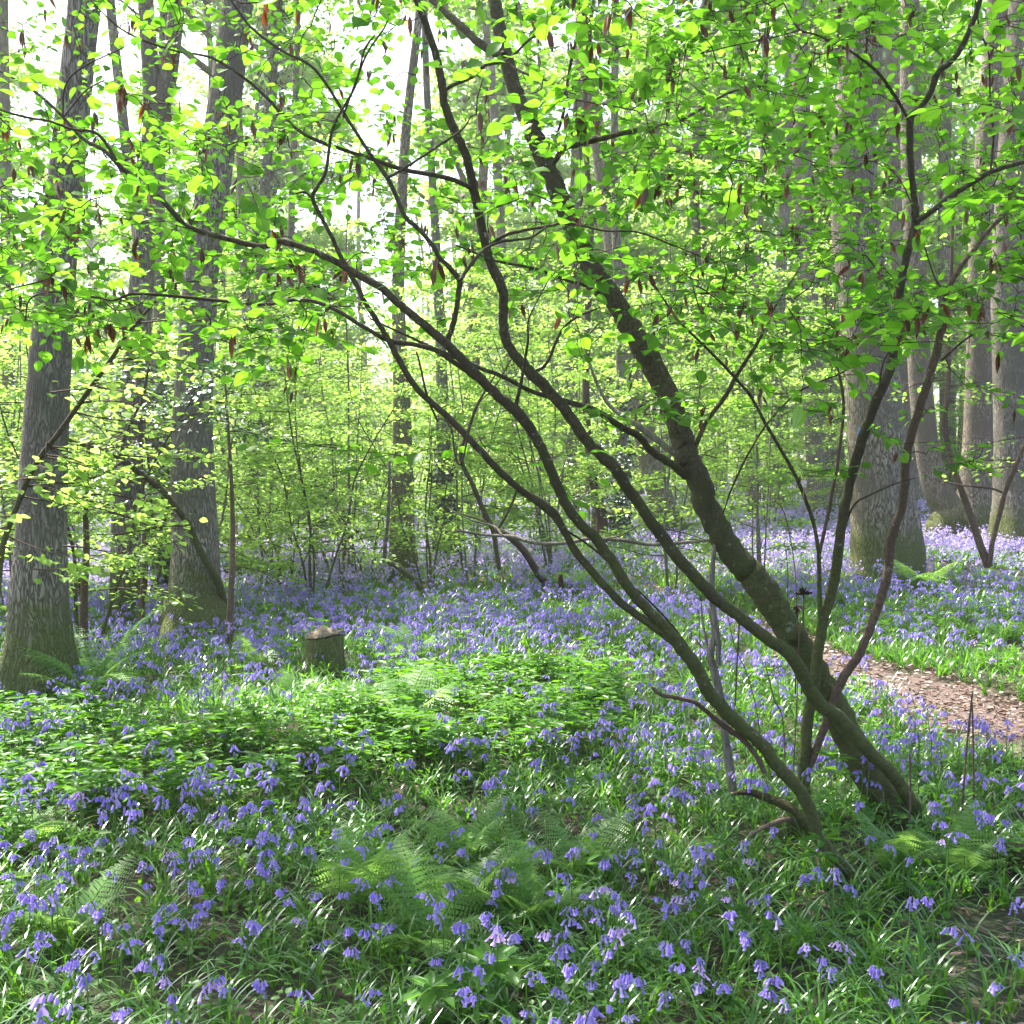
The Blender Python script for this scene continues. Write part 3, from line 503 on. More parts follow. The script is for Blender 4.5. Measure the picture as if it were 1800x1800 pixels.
# twigs grown from the traced limbs into the leafy air round them
rg = np.random.default_rng(5)
NODE = np.array(SK); att = []
while len(att) < 1000:
    Y = 3.15 + 3.2 * rg.random() ** .75; px = rg.uniform(-130, 1930); py = rg.uniform(-260, 720)
    if px < 620: lim = 600
    elif px < 1000: lim = 560
    elif px < 1500: lim = 640
    else: lim = 610
    if py > lim + rg.normal(0, 25): continue
    dn = 1.0
    if px < 760 and py < 330: dn = .5
    if 760 <= px < 1000 and py < 250: dn = .5
    if px < 430 and 200 < py: dn = 1.25
    if 700 < px < 1130 and py > 480: dn = .35
    if px > 1100: dn = 1.3
    if rg.random() > dn * .75: continue
    p = P(px, py, Y)
    if p[2] < 1.85: continue
    if 1555 < px < 1740 and py < 430 and Y < 4.6 and rg.random() < .8: continue
    if 700 < px < 900 and py < 450 and Y < 4.1 and rg.random() < .6: continue
    att.append(p)
for px, py, Y in [(1050, 722, 4.6), (1130, 705, 4.7), (1190, 725, 4.6), (1560, 770, 4.6), (1680, 805, 4.7), (1720, 800, 4.6), (1420, 830, 4.7), (1440, 720, 4.8), (1740, 690, 4.6), (1640, 720, 4.9), (1350, 690, 4.6), (980, 850, 4.1), (840, 760, 4.0), (610, 790, 4.2), (690, 800, 4.2), (1470, 600, 4.4), (1540, 580, 4.4)]: att.append(P(px, py, Y))
att = np.array(att)
thin = NODE[:, 7] < .03
nod = NODE[thin]; dist = np.min(np.linalg.norm(att[:, None] - nod[None, :, :3], axis=2), axis=1); order = np.argsort(dist)
TW = [MB() for _ in range(3)]; LF = [MB() for _ in range(3)]; DL = [MB() for _ in range(3)]; ndl = 0
pos_l = nod[:, :3]; own_l = nod[:, 6]; dir_l = nod[:, 3:6]
def put_leaves(ow, pts, rg, dens, s0):
    seg = np.linalg.norm(np.diff(pts, axis=0), axis=1); Lt = seg.sum(); n_ = max(2, int(Lt / dens)); cs = np.concatenate([[0], np.cumsum(seg)])
    s = np.linspace(.25 * Lt, Lt, n_); pp = np.column_stack([np.interp(s, cs, pts[:, k]) for k in range(3)]); T_ = norm(np.column_stack([np.interp(s, cs, np.gradient(pts[:, k])) for k in range(3)]))
    sid = norm(np.cross(T_, [0, 0, 1.0])); sg = np.where(np.arange(n_) % 2 == 0, 1, -1)[:, None]
    d = T_ * .6 + sid * sg * .9 + rg.normal(0, .22, (n_, 3)); d[:, 2] -= .12; d[-1] = T_[-1]
    up = np.array([0, 0, 1.0]) + rg.normal(0, .33, (n_, 3)); keep = rg.random(n_) < .93
    sz = s0 * (.55 + .6 * rg.random(n_)) ; pp2 = pp + norm(d) * .008
    leaves(LF[ow], HAZEL, pp2[keep], d[keep], up[keep], sz[keep], rg.random(keep.sum()))
for k in order:
    p = att[k]; dd = np.linalg.norm(pos_l - p, axis=1); j = int(np.argmin(dd)); L_ = dd[j]
    if L_ > 1.5: continue
    a = pos_l[j]; ow = int(own_l[j]); dr = dir_l[j]
    mid = a + (p - a) * .5 + dr * L_ * .12 * (1 if dr.dot(p - a) > 0 else -1) + np.array([0, 0, .06 * L_]); e = p + norm(p - mid) * .12
    q = crs([a, a * .45 + mid * .55 + rg.normal(0, .02, 3), mid, (mid + p) / 2 + rg.normal(0, .02, 3), p, e], 2)
    q[1:] += rg.normal(0, .006, (len(q) - 1, 3)); q[-1, 2] -= .01
    r0 = .0016 + .0042 * min(L_, 1.2); tube(TW[ow], q, np.linspace(r0, .0011, len(q)), 5, cap=False)
    outer = q[len(q) // 3:]; s0 = rg.choice([.050, .060, .070]); put_leaves(ow, outer if L_ > .25 else q, rg, .048, s0)
    new = [q]
    for s in range(rg.integers(2, 5)):
        b0 = q[rg.integers(len(q) // 3, len(q) - 1)]; dd2 = norm(q[-1] - a); ang = rg.choice([-1, 1]) * rg.uniform(.5, 1.1); c_, s_ = math.cos(ang), math.sin(ang)
        d2 = np.array([dd2[0] * c_ - dd2[1] * s_, dd2[0] * s_ + dd2[1] * c_, rg.normal(0, .12)]); l2 = rg.uniform(.12, .34)
        q2 = crs([b0, b0 + d2 * l2 * .5 + rg.normal(0, .012, 3), b0 + d2 * l2 + np.array([0, 0, -.015])], 2); tube(TW[ow], q2, np.linspace(.0015, .0009, len(q2)), 4, cap=False)
        put_leaves(ow, q2, rg, .045, s0 * .9); new.append(q2)
    if rg.random() < .75:
        nd = rg.integers(1, 4); c0 = q[rg.integers(1, len(q))]
        pos = c0 + rg.normal(0, .018, (nd, 3)); d3 = np.tile([0, 0, -1.0], (nd, 1)) + rg.normal(0, .22, (nd, 3)); rv = rg.normal(0, 1, (nd, 3)); rr_ = rg.random(nd)
        for _ in range(2): leaves(DL[ow], CURL, pos, d3, rv + rg.normal(0, .6, (nd, 3)), rg.uniform(.04, .075, nd), rr_)
    for q3 in new:
        pos_l = np.vstack([pos_l, q3[2:]]); own_l = np.concatenate([own_l, np.full(len(q3) - 2, ow)]); dir_l = np.vstack([dir_l, norm(np.gradient(q3, axis=0))[2:]])
for ow, tr in enumerate((tA, tC, tD)):
    TW[ow].build("crown_twigs", M['twig'], tr); fo = LF[ow].build("foliage", M['hazel'], tr, smooth=True)
    for nm, c_ in (("lx", 0), ("ly", 1)): fo.data.attributes.new(nm, 'FLOAT', 'POINT').data.foreach_set("value", np.tile(HAZEL[0][:, c_], LF[ow].n // len(HAZEL[0])).astype(np.float32))
    if DL[ow].n: DL[ow].build("withered_leaves", M['dead'], tr)

# ------------------------------------------------------------------ saplings and bushes of the shrub layer
def spray(mbw, mbl, rg, p0, az, ln, n_, t, lsz, rise=.1, flat_=.05):
    d = np.array([math.cos(az), math.sin(az), rise]); p = [p0]
    for s in range(4): d = d + rg.normal(0, .12, 3); d[2] -= .06; p.append(p[-1] + norm(d) * ln / 4)
    pp = crs(p, 2); tube(mbw, pp, np.linspace(.0045 + .003 * ln, .0015, len(pp)), 4, cap=False)
    tt_ = .2 + .8 * rg.random(n_) ** .8; ix = tt_ * (len(pp) - 1); lo = np.clip(ix.astype(int), 0, len(pp) - 2); base = pp[lo] + (pp[lo + 1] - pp[lo]) * (ix - lo)[:, None]
    sd = np.array([-math.sin(az), math.cos(az), 0]); wv = rg.normal(0, 1, n_) * ln * .2 * (1.2 - .6 * tt_)
    pos = base + sd * wv[:, None] + rg.normal(0, flat_, (n_, 3)) * [1, 1, .6]; pos[:, 2] -= abs(wv) * .12
    for s in range(3):
        c = base[rg.integers(0, n_)]; e = c + sd * rg.choice([-1, 1]) * ln * .3 + d * .15; tube(mbw, [c, e], [.002, .001], 3, cap=False)
    dd = np.array([math.cos(az), math.sin(az), -.12]) * .6 + sd * np.sign(wv)[:, None] * .8 + rg.normal(0, .35, (n_, 3))
    leaves(mbl, t, pos, dd, np.array([0, 0, 1.0]) + rg.normal(0, .38, (n_, 3)), lsz * (.65 + .6 * rg.random(n_)), rg.random(n_))
def bush(seed, Hh, nst, fan, nl, lsz, t, z0=.22, mat='mid', r0=.02, ln=(.6, 1.3), bark='stem', step=.30):
    rg = np.random.default_rng(seed); root = thing("hazel_bush", "", "bush", (0, 0, -200)); mbl = MB(); mbw = MB(); off = np.array([0, 0, -200.0])
    for s in range(nst):
        az = rg.random() * 6.283 + s * 6.283 / nst; lean = fan * (.3 + .9 * rg.random()); h = Hh * (.6 + .4 * rg.random()); p = []
        for z in np.linspace(0, 1, 7): p.append([math.cos(az) * (.08 + lean * h * z ** 1.3) + rg.normal(0, .03) * (z > 0), math.sin(az) * (.08 + lean * h * z ** 1.3) + rg.normal(0, .03) * (z > 0), z * h * (1 - .1 * lean) - .08 * (z == 0)])
        pp = crs(p, 3); mb = MB(); tube(mb, pp + off, np.linspace(r0 * (.6 + .6 * rg.random()), .004, len(pp)), 7); mb.build("stem", M[bark], root, smooth=True)
        zs = np.arange(max(z0 * h, .7), h, step)
        for z in zs:
            q = pp[np.argmin(abs(pp[:, 2] - z))]
            spray(mbw, mbl, rg, q + off, az + rg.normal(0, 1.3), rg.uniform(*ln) * (1 - .35 * z / h), int(nl * (.7 + .6 * rg.random())), t, lsz, rise=rg.uniform(-.05, .3))
    mbw.build("crown_twigs", M['twig'], root); mbl.build("foliage", M[mat], root)
    return root
BU = [bush(101, 3.6, 4, .34, 73, .062, OVAL), bush(102, 4.6, 4, .30, 95, .060, OVAL, z0=.12, r0=.014, step=.27, bark='farbark'), bush(103, 5.6, 4, .22, 105, .062, OVAL, z0=.13, r0=.018, step=.28, bark='farbark'),
      bush(104, 2.6, 6, .5, 57, .058, OVAL, z0=.3, r0=.013), bush(105, 6.6, 3, .18, 150, .068, KITE, z0=.12, r0=.022, step=.27, ln=(.8, 1.7), bark='farbark')]
def place(kind_i, px, py, label, rz, sca=1.0, group=None, Y=None):
    g = G(px, py) if Y is None else P(px, py, Y)
    g[2] = float(H(g[0], g[1])); return copy_thing(BU[kind_i], g, rz, sca, label, group)
rgp = np.random.default_rng(77)
near = [ # variant, px, py, scale, label
 (0, 552, 1066, .95, "fan of thin brown hazel poles beside the pinkish bluebells behind the stump"),
 (3, 505, 1040, 1.0, "spray of thin poles left of the brown hazel fan"),
 (3, 645, 1030, 1.1, "low many-stemmed hazel before the shade-cut trunk"),
 (3, 590, 1015, 1.0, "thicket of slender poles between the two hazel fans"),
 (0, 756, 1046, .85, "single-file thin hazel stems in front of the dark mossy trunk"),
 (1, 690, 1000, .9, "hazel rising at the foot of the shade-cut trunk"),
 (0, 148, 1165, .9, "dark upright sapling between the two broad grey trunks at left"),
 (3, 470, 1000, 1.0, "leafy hazel behind the fallen log"),
 (1, 845, 985, .9, "hazel bush where the dead stems cross"),
 (0, 940, 975, .9, "hazel bush behind the crossing dead stems"),
 (2, 1010, 950, .9, "tall hazel under the arching stems"),
 (1, 1250, 925, .95, "yellow-green bush behind the dark leaning trunk"),
 (2, 1340, 905, .9, "bright layered bush between leaning trunk and oak"),
 (1, 30, 1110, 1.0, "leafy bush behind the broad trunk at far left"),
 (0, 250, 1075, 1.05, "leafy bush behind the slim straight trunk"),
 (2, 420, 1015, 1.0, "tall leafy hazel behind the flaring trunk"),
]
for k, (vi, px, py, s_, lb) in enumerate(near): place(vi, px, py, lb, rgp.random() * 6.28, s_)
adj = ["pale yellow-green", "fresh green", "airy", "dense", "tall", "spreading", "narrow", "bright"]
land = [(-400, "beyond the left edge"), (120, "behind the leftmost trunk"), (300, "behind the flaring trunk"), (520, "beyond the fallen log"), (700, "behind the shade-cut trunk"), (860, "beyond the thin poles"), (1030, "under the arching stems"), (1180, "behind the leaning trunk"), (1330, "left of the oak"), (1560, "behind the oak"), (1720, "behind the twin-stemmed trunk"), (2300, "beyond the right edge")]
def near_land(px): return min(land, key=lambda a: abs(a[0] - px))[1]
used = {}
def uniq(s, alt):
    used[s] = used.get(s, 0) + 1
    return s if used[s] == 1 else alt
cnt = 0
for row, (Y0, Y1, nb, wd) in enumerate([(12.5, 17, 14, "first"), (18, 26, 22, "middle"), (27, 42, 30, "furthest")]):
    for k in range(nb):
        Y = rgp.uniform(Y0, Y1); px = -260 + 2320 * (k + .2 + .6 * rgp.random()) / nb; x = (px - 900) / F * Y
        if row == 0 and 430 < px < 1000 and Y < 14.5: Y = 15.5
        if abs(px - 1545) < 75 and Y < 17: continue
        if px > 1380 and row == 0: continue
        if px > 1590 and Y < 24: continue
        vi = [2, 4, 1, 4, 2][cnt % 5]; cnt += 1
        sc2 = rgp.uniform(.85, 1.2)
        lab = f"{adj[cnt % 8]} understorey hazel {near_land(px)} in the {wd} row"
        copy_thing(BU[vi], (x, Y, float(H(x, Y))), rgp.random() * 6.28, (sc2, sc2, sc2 * rgp.uniform(.8, 1.15)), lab, "understorey hazels in the %s row" % wd)
for b_ in BU:
    for c in list(b_.children): bpy.data.objects.remove(c)
    bpy.data.objects.remove(b_)
# left sapling leaning over the flaring root
gE = G(428, 1122)
tE = thing("leaning_sapling", "thin sapling leaning left across the flaring mossy trunk", "tree", gE)
YE = gE[1]
def trE(name, pts, d0, d1, mat='stem', sides=8, root=None):
    a = np.array([[*P(x, y, d0 + (d1 - d0) * i / (len(pts) - 1)), 0] for i, (x, y, w_) in enumerate(pts)]); a[:, 3] = [w_ * a[i, 1] / F / 2 for i, (x, y, w_) in enumerate(pts)]
    q = crs(a, 4); mb = MB(); tube(mb, q[:, :3], q[:, 3], sides, .05, rgT); mb.build(name, M[mat], root, smooth=True); return q
qs = [trE("stem", [(430, 1130, 14), (395, 1062, 16), (384, 1025, 15), (370, 1000, 14), (345, 955, 13), (330, 920, 12), (308, 890, 11), (285, 862, 11), (250, 835, 10), (217, 810, 10), (190, 795, 8), (150, 783, 7), (120, 772, 6), (80, 740, 4)], YE, 8.6, root=tE),
      trE("branch", [(217, 810, 8), (215, 790, 7), (222, 760, 6), (250, 700, 5), (262, 640, 4)], 8.9, 9.0, root=tE), trE("branch", [(217, 810, 6), (190, 828, 5), (160, 840, 4), (120, 836, 3)], 8.9, 8.5, root=tE)]
mbw, mbl = MB(), MB(); rg = np.random.default_rng(9)
for k in range(34):
    q = qs[k % 3]; p0 = q[rg.integers(len(q) // 3, len(q)), :3]; spray(mbw, mbl, rg, p0, rg.uniform(1.6, 4.8), rg.uniform(.4, .9), 26, OVAL, .062, rise=rg.uniform(-.1, .25))
mbw.build("crown_twigs", M['twig'], tE); mbl.build("foliage", M['mid'], tE)
# pale pole crossing the leftmost trunk
gP = G(-12, 1090); gP = P(-12, 1090, 6.6); gP[2] = float(H(gP[0], gP[1]))
tP = thing("leaning_sapling", "pale green pole crossing in front of the leftmost trunk, with leaf sprays", "tree", gP)
qq = trE("stem", [(-20, 1150, 12), (-5, 1050, 11), (5, 960, 11), (30, 890, 10), (60, 820, 10), (110, 752, 9), (150, 695, 9), (200, 625, 8), (222, 590, 7), (260, 545, 5), (300, 500, 4)], 6.6, 6.2, 'stem', root=tP)
mbw, mbl = MB(), MB()
for k in range(26):
    p0 = qq[rg.integers(8, len(qq)), :3]; spray(mbw, mbl, rg, p0, rg.uniform(-1.6, 1.2), rg.uniform(.25, .6), 16, HAZEL, .058, rise=rg.uniform(-.1, .2))
for px, py in [(40, 840), (80, 800), (160, 870), (110, 960), (190, 900), (200, 940), (60, 1000), (90, 690), (210, 800)]:
    p1 = P(px, py, 6.3); j = np.argmin(np.linalg.norm(qq[:, :3] - p1, axis=1)); a = qq[j, :3]; tube(mbw, crs([a, (a + p1) / 2 + [0, 0, .05], p1], 3), np.linspace(.004, .0015, 7), 4, cap=False)
    spray(mbw, mbl, rg, p1, rg.uniform(-1, .8), .45, 22, HAZEL, .06)
mbw.build("crown_twigs", M['twig'], tP); mbl.build("foliage", M['mid'], tP)
# bare single stems
def pole(label, pts, d0, d1, mat, cat="sapling", name="sapling", extra=(), leaf=0):
    g = P(pts[0][0], pts[0][1], d0); g[2] = float(H(g[0], g[1])); r_ = thing(name, label, cat, g); q = trE("stem", pts, d0, d1, mat, root=r_)
    for e in extra: trE("branch", e[0], e[1], e[2], mat, 6, root=r_)
    if leaf:
        a, b_ = MB(), MB()
        for k in range(leaf): spray(a, b_, rg, q[rg.integers(len(q) // 2, len(q)), :3], rg.random() * 6.28, rg.uniform(.3, .7), 20, OVAL, .06)
        a.build("crown_twigs", M['twig'], r_); b_.build("foliage", M['mid'], r_)
    return r_
dG = lambda px, py: float(G(px, py)[1])
pole("dark upright stem right of the leftmost trunk", [(148, 1170, 18), (147, 1100, 16), (148, 1040, 14), (152, 960, 12), (150, 880, 9), (156, 780, 7)], dG(148, 1165), 8.6, 'red', leaf=8)
pole("slanting brown sapling with a leafless lower half right of the oak", [(1738, 996, 16), (1722, 955, 14), (1710, 917, 13), (1695, 875, 12), (1680, 833, 11), (1668, 790, 10), (1660, 743, 10), (1664, 705, 9), (1667, 667, 9), (1667, 600, 9), (1668, 540, 8), (1672, 480, 7), (1675, 390, 6), (1682, 300, 4)], 11.5, 11.2, 'red', leaf=10)
pole("thin reddish stem forming a V with the brown sapling", [(1740, 990, 9), (1745, 950, 9), (1758, 900, 9), (1768, 862, 8), (1785, 820, 8), (1802, 780, 8), (1830, 720, 7), (1860, 640, 5)], 11.4, 11.0, 'red', extra=[([(1764, 866, 4), (1740, 858, 4), (1712, 855, 4), (1690, 853, 3), (1665, 848, 3), (1640, 842, 2)], 11.3, 11.0)], leaf=6)
pole("dead brown pole slanting across the middle of the bluebells", [(963, 1034, 15), (940, 998, 14), (920, 967, 13), (893, 942, 12), (868, 928, 10), (850, 905, 8)], dG(963, 1034), 11.8, 'red', "branch", "dead_pole")
pole("mossy thin stem standing where dead stems cross", [(878, 1000, 8), (872, 965, 9), (866, 930, 9), (848, 893, 9), (830, 850, 8), (813, 817, 8), (811, 790, 7), (822, 760, 6), (840, 710, 5), (870, 660, 3)], 11.2, 10.6, 'stem', extra=[([(877, 928, 5), (890, 905, 5), (903, 878, 5), (908, 860, 3)], 11.2, 11.0), ([(870, 925, 4), (840, 912, 4), (805, 902, 3)], 11.2, 11.3)])
pole("grey fallen pole propped slantwise in the bluebells", [(752, 1050, 9), (728, 1020, 10), (705, 1000, 10), (680, 985, 9), (676, 975, 7), (683, 900, 6), (685, 810, 5)], dG(752, 1050), 12.2, 'farbark', "branch", "dead_pole")
pole("long pale dead branch reaching level across the arching stems", [(1252, 948, 6), (1225, 952, 6), (1200, 954, 6), (1160, 957, 7), (1133, 956, 7), (1090, 949, 7), (1060, 948, 7), (1033, 947, 7), (1005, 953, 7), (970, 956, 7), (933, 953, 7), (900, 943, 7), (883, 942, 6), (850, 940, 5), (800, 932, 4)], 5.6, 6.1, 'pale', "branch", "dead_branch", extra=[([(883, 942, 5), (868, 925, 4), (830, 915, 3), (790, 895, 2)], 5.95, 6.1), ([(1060, 948, 3), (1100, 938, 3), (1140, 910, 2)], 5.8, 5.6)])
pole("pale snapped snag standing behind the arching stems", [(1288, 1392, 17), (1283, 1350, 16), (1274, 1290, 15), (1270, 1240, 12), (1258, 1190, 15), (1249, 1150, 13), (1256, 1110, 12), (1247, 1068, 8)], 5.0, 5.1, 'pale', "dead tree", "dead_snag", extra=[([(1262, 1170, 9), (1262, 1120, 10), (1252, 1060, 11), (1252, 1000, 10), (1256, 960, 8), (1258, 940, 4)], 5.05, 5.1), ([(1246, 1150, 6), (1236, 1100, 5), (1232, 1060, 3)], 5.1, 5.2)])
pole("short snapped stake among bluebells left of the arching stems", [(987, 1060, 12), (986, 1035, 11), (985, 1010, 8)], dG(987, 1062), dG(987, 1062), 'rot', "stake", "broken_stake")
shoots = [("straight thin shoot with a cut tip before the snag", [(1292, 1240, 5), (1296, 1160, 5), (1299, 1100, 6), (1300, 1055, 5)], 5.3), ("thin shoot left of the snag", [(1232, 1180, 3), (1230, 1120, 3), (1228, 1072, 3)], 5.6),
 ("tall dark shoot right behind the leaning trunk", [(1386, 1140, 3), (1385, 1060, 3), (1384, 990, 3), (1378, 950, 2)], 5.3), ("long thin shoot in front of the oak", [(1395, 1130, 3), (1400, 1060, 3), (1395, 980, 3), (1378, 900, 3), (1360, 880, 2)], 5.6),
 ("paired brown dry stalk, nearer the path", [(1690, 1450, 7), (1698, 1330, 7), (1707, 1240, 6), (1710, 1215, 4)], 4.7), ("paired brown dry stalk, nearer the leaning trunk", [(1712, 1450, 6), (1711, 1330, 6), (1709, 1240, 5), (1706, 1222, 3)], 4.75),
 ("short red-brown stalk by the foot of the leaning trunk", [(1596, 1500, 6), (1600, 1420, 6), (1600, 1340, 6), (1598, 1325, 4)], 4.5), ("arched dry shoot under the upright hazel", [(1380, 1330, 4), (1375, 1260, 4), (1362, 1232, 4), (1352, 1195, 3), (1345, 1165, 3)], 5.0),
 ("dark dry shoot close to the upright hazel", [(1393, 1370, 5), (1398, 1290, 4), (1402, 1200, 3), (1405, 1100, 3)], 4.95), ("curved shoot left of the upright hazel", [(1340, 1340, 3), (1332, 1260, 3), (1315, 1190, 3), (1290, 1130, 3), (1275, 1060, 2)], 5.0)]
for lb, pts, d in shoots: pole(lb, [(a, b_, c * .6) for a, b_, c in pts], d, d, 'red', "shoot", "dry_shoot")
# dry seed heads
for lb, px, py, py2 in [("dry stalk with a brown seed head behind the leaning trunk", 1413, 1045, 1160), ("dry stalk with a drooping pod behind the leaning trunk", 1402, 1065, 1160)]:
    g = P(px, py2, 5.6); g[2] = float(H(g[0], g[1])); r_ = thing("seed_stalk", lb, "plant", g); q = trE("stem", [(px - 4, py2 + 60, 3), (px - 3, py2, 3), (px, py, 3)], 5.6, 5.6, 'twig', root=r_)
    mb = MB(); c = q[-1, :3]; n_ = 14; rr = np.random.default_rng(px); d = rr.normal(0, 1, (n_, 3)); d[:, 2] = abs(d[:, 2]) if px == 1413 else -abs(d[:, 2]) * 2; leaves(mb, CURL, np.tile(c, (n_, 1)), d, rr.normal(0, 1, (n_, 3)), .05, rr.random(n_)); mb.build("seed_head", M['rot'], r_)

# ------------------------------------------------------------------ far trees and the wood behind
FT = []
for s_ in (301, 302, 303):
    rg = np.random.default_rng(s_); root = thing("woodland_tree", "", "tree", (0, 0, -200)); p = [[0, 0, -.3 - 200]]
    for z in np.linspace(1, 17, 9): p.append([p[-1][0] + rg.normal(0, .10), p[-1][1] + rg.normal(0, .10), z - 200])
    q = crs(p, 3); mb = MB(); tube(mb, q, np.linspace(.26, .06, len(q)), 12, .03, rg, flare=flarefn(.4, .4, s_, -200)); mb.build("trunk", M['farbark'], root, smooth=True)
    lw, lc = crown_mesh(s_ + 9, 4.5, 19, 4.6, 26, .19, KITE, 'far', dens=95)
    for nm, me in (("limbs", lw), ("crown", lc)): link(nm, me, root)
    FT.append(root)
rg = np.random.default_rng(64); k = 0
for row, (Y0, Y1, nb) in enumerate([(30, 38, 9), (40, 52, 14), (54, 72, 18)]):
    for i in range(nb):
        Y = rg.uniform(Y0, Y1); px = -150 + 2150 * (i + rg.random()) / nb; x = (px - 900) / F * Y; k += 1
        if px < 1000 and i % 2 != 0: continue
        s2 = rg.uniform(.85, 1.15)
        copy_thing(FT[k % 3], (x, Y, float(H(x, Y))), rg.random() * 6.28, s2, "slender grey tree in the hazy far wood behind the hazels", "slender grey trees of the far wood")
for b_ in FT:
    for c in list(b_.children): bpy.data.objects.remove(c)
    bpy.data.objects.remove(b_)
mb = MB(); rg = np.random.default_rng(8)
n_ = 120000; Y = rg.uniform(60, 100, n_); px = rg.uniform(-300, 2100, n_); x = (px - 900) / F * Y
top = np.interp(px, [-300, 0, 500, 900, 1200, 2100], [12, 11, 11, 13, 20, 24]) + 3 * np.sin(px / 60) + 1.5 * np.sin(px / 23 + 1); z = rg.random(n_) ** 1.1 * top; ok = (vnoise(x + Y, z * 1.4, 2.2, 3) > -.35)
x, Y, z, m_ = x[ok], Y[ok], z[ok], ok.sum()
leaves(mb, KITE, np.column_stack([x, Y, z + .4]), rg.normal(0, 1, (m_, 3)) * [1, 1, .5], np.array([0, 0, 1.0]) + rg.normal(0, .6, (m_, 3)), rg.uniform(.28, .55, m_), rg.random(m_))
kind(mb.build("far_woodland_foliage", M['far']), 'stuff', "pale green leaf mass of the far wood")
mb = MB()
for k in range(70):
    Y = rg.uniform(58, 95); px = rg.uniform(-200, 2000); x = (px - 900) / F * Y; z = float(H(x, Y)); r0 = rg.uniform(.12, .3)
    tube(mb, crs([[x, Y, z - .3], [x + rg.normal(0, .2), Y, z + 6], [x + rg.normal(0, .5), Y, z + 13], [x + rg.normal(0, .8), Y, z + 20]], 2), np.linspace(r0, r0 * .4, 7), 7)
kind(mb.build("far_woodland_trunks", M['farbark'], smooth=True), 'stuff', "thin grey trunks of the far wood")

# hazy air
HD = .0014
mb = MB(); bx = [(-170, -70, -14), (170, -70, -14), (170, 130, -14), (-170, 130, -14), (-170, -70, 28), (170, -70, 28), (170, 130, 28), (-170, 130, 28)]
mb.add(np.array(bx), np.array([(0, 3, 2, 1), (4, 5, 6, 7), (0, 1, 5, 4), (1, 2, 6, 5), (2, 3, 7, 6), (3, 0, 4, 7)]))
m, n, out = nmat("hazy_air"); b = N(n, "ShaderNodeVolumePrincipled"); b.inputs["Color"].default_value = (.95, .97, .93, 1); b.inputs["Density"].default_value = HD; b.inputs["Anisotropy"].default_value = .35
n.links.new(b.outputs[0], out.inputs["Volume"]); kind(mb.build("haze", m), 'stuff', "pale sunlit haze in the wood air")

# dark evergreen sprays (holly and yew) traced as two bushes
def clump(label, name, px, py, Y, rad, n_, mat, seed, zs=1.0, lsz=.05, stem=True):
    rg = np.random.default_rng(seed); c = P(px, py, Y); g = c.copy(); g[2] = float(H(g[0], g[1])); r_ = thing(name, label, "bush", g); mbw, mbl = MB(), MB()
    mb = MB(); tube(mb, crs([g - [0, 0, .1], (g + c) / 2 + [.06, 0, 0], c + [0, 0, rad * zs * .5]], 4), np.linspace(.035, .008, 9), 8); mb.build("stem", M['red'], r_, smooth=True)
    for k in range(n_):
        p0 = c + np.array([0, 0, rg.uniform(-1, .8) * rad * zs]); spray(mbw, mbl, rg, p0, rg.random() * 6.28, rad * rg.uniform(.5, 1.1), 40, KITE if lsz < .04 else OVAL, lsz, rise=rg.uniform(-.15, .25), flat_=.03)
    mbw.build("crown_twigs", M['twig'], r_); mbl.build("foliage", M[mat], r_)
clump("dark blue-green holly between leftmost and flaring trunks", "holly_bush", 240, 730, 10.8, .75, 30, 'holly', 1, 1.0)
clump("dark green holly spray crossing the flaring trunk at leaf height", "holly_bush", 395, 690, 9.6, .65, 14, 'holly', 2, .6)
clump("dark yew bush under the thick arching stem", "yew_bush", 1040, 830, 20, 1.3, 34, 'holly', 3, .5)
clump("small dark green bush right of the log beyond the poles", "holly_bush", 600, 860, 17, .8, 14, 'holly', 4, .5)

# ------------------------------------------------------------------ stump, logs, rotten roots
g = G(570, 1195); Ys = g[1]; st = thing("tree_stump", "sawn tree stump with sloping wedge top among the bluebells", "stump", g)
s_ = Ys / F
def ringp(cx, cy, rx, ry, z, n=18, seed=1, sq=.0):
    rg = np.random.default_rng(seed); th = np.arange(n) * 6.2832 / n; k = 1 + .05 * rg.normal(0, 1, n); k2 = 1 + sq * np.cos(4 * th + .6); return np.column_stack([cx + rx * np.cos(th) * k * k2, cy + ry * np.sin(th) * k * k2, np.full(n, z) if np.isscalar(z) else z])
n_ = 20; th = np.arange(n_) * 6.2832 / n_; hw = 31 * s_; bd = 28 * s_
mb = MB(); rows = [ringp(g[0], g[1], hw * a, bd * a, g[2] + z, n_, 3, .05) for a, z in [(1.3, -.08), (1.12, .06), (1.02, .16), (.98, .27)]]
top = ringp(g[0], g[1], hw * .99, bd * .99, 0, n_, 3, .05); top[:, 2] = g[2] + .325 + .02 * np.cos(th); rows.append(top)
V = np.concatenate(rows); q = np.array([[i * n_ + j, i * n_ + (j + 1) % n_, (i + 1) * n_ + (j + 1) % n_, (i + 1) * n_ + j] for i in range(4) for j in range(n_)])
mb.add(V, q); mb.add(np.vstack([top, [g + [0, 0, .325]]]), np.array([[j, (j + 1) % n_, n_] for j in range(n_)])); mb.build("bark_side", M['oak'], st, smooth=False)
mb = MB(); a0 = top * 1.0; a0[:, :2] = g[:2] + (a0[:, :2] - g[:2]) * 1.0; a0[:, 2] += .012; a1 = a0.copy(); a1[:, 2] += .018
ridge = a0.copy(); ridge[:, :2] = g[:2] + (a0[:, :2] - g[:2]) * np.array([.62, .55]); ridge[:, 2] = g[2] + .40 - .05 * np.abs((a0[:, 0] - g[0]) / hw) + .02 * np.sin(th * 3)
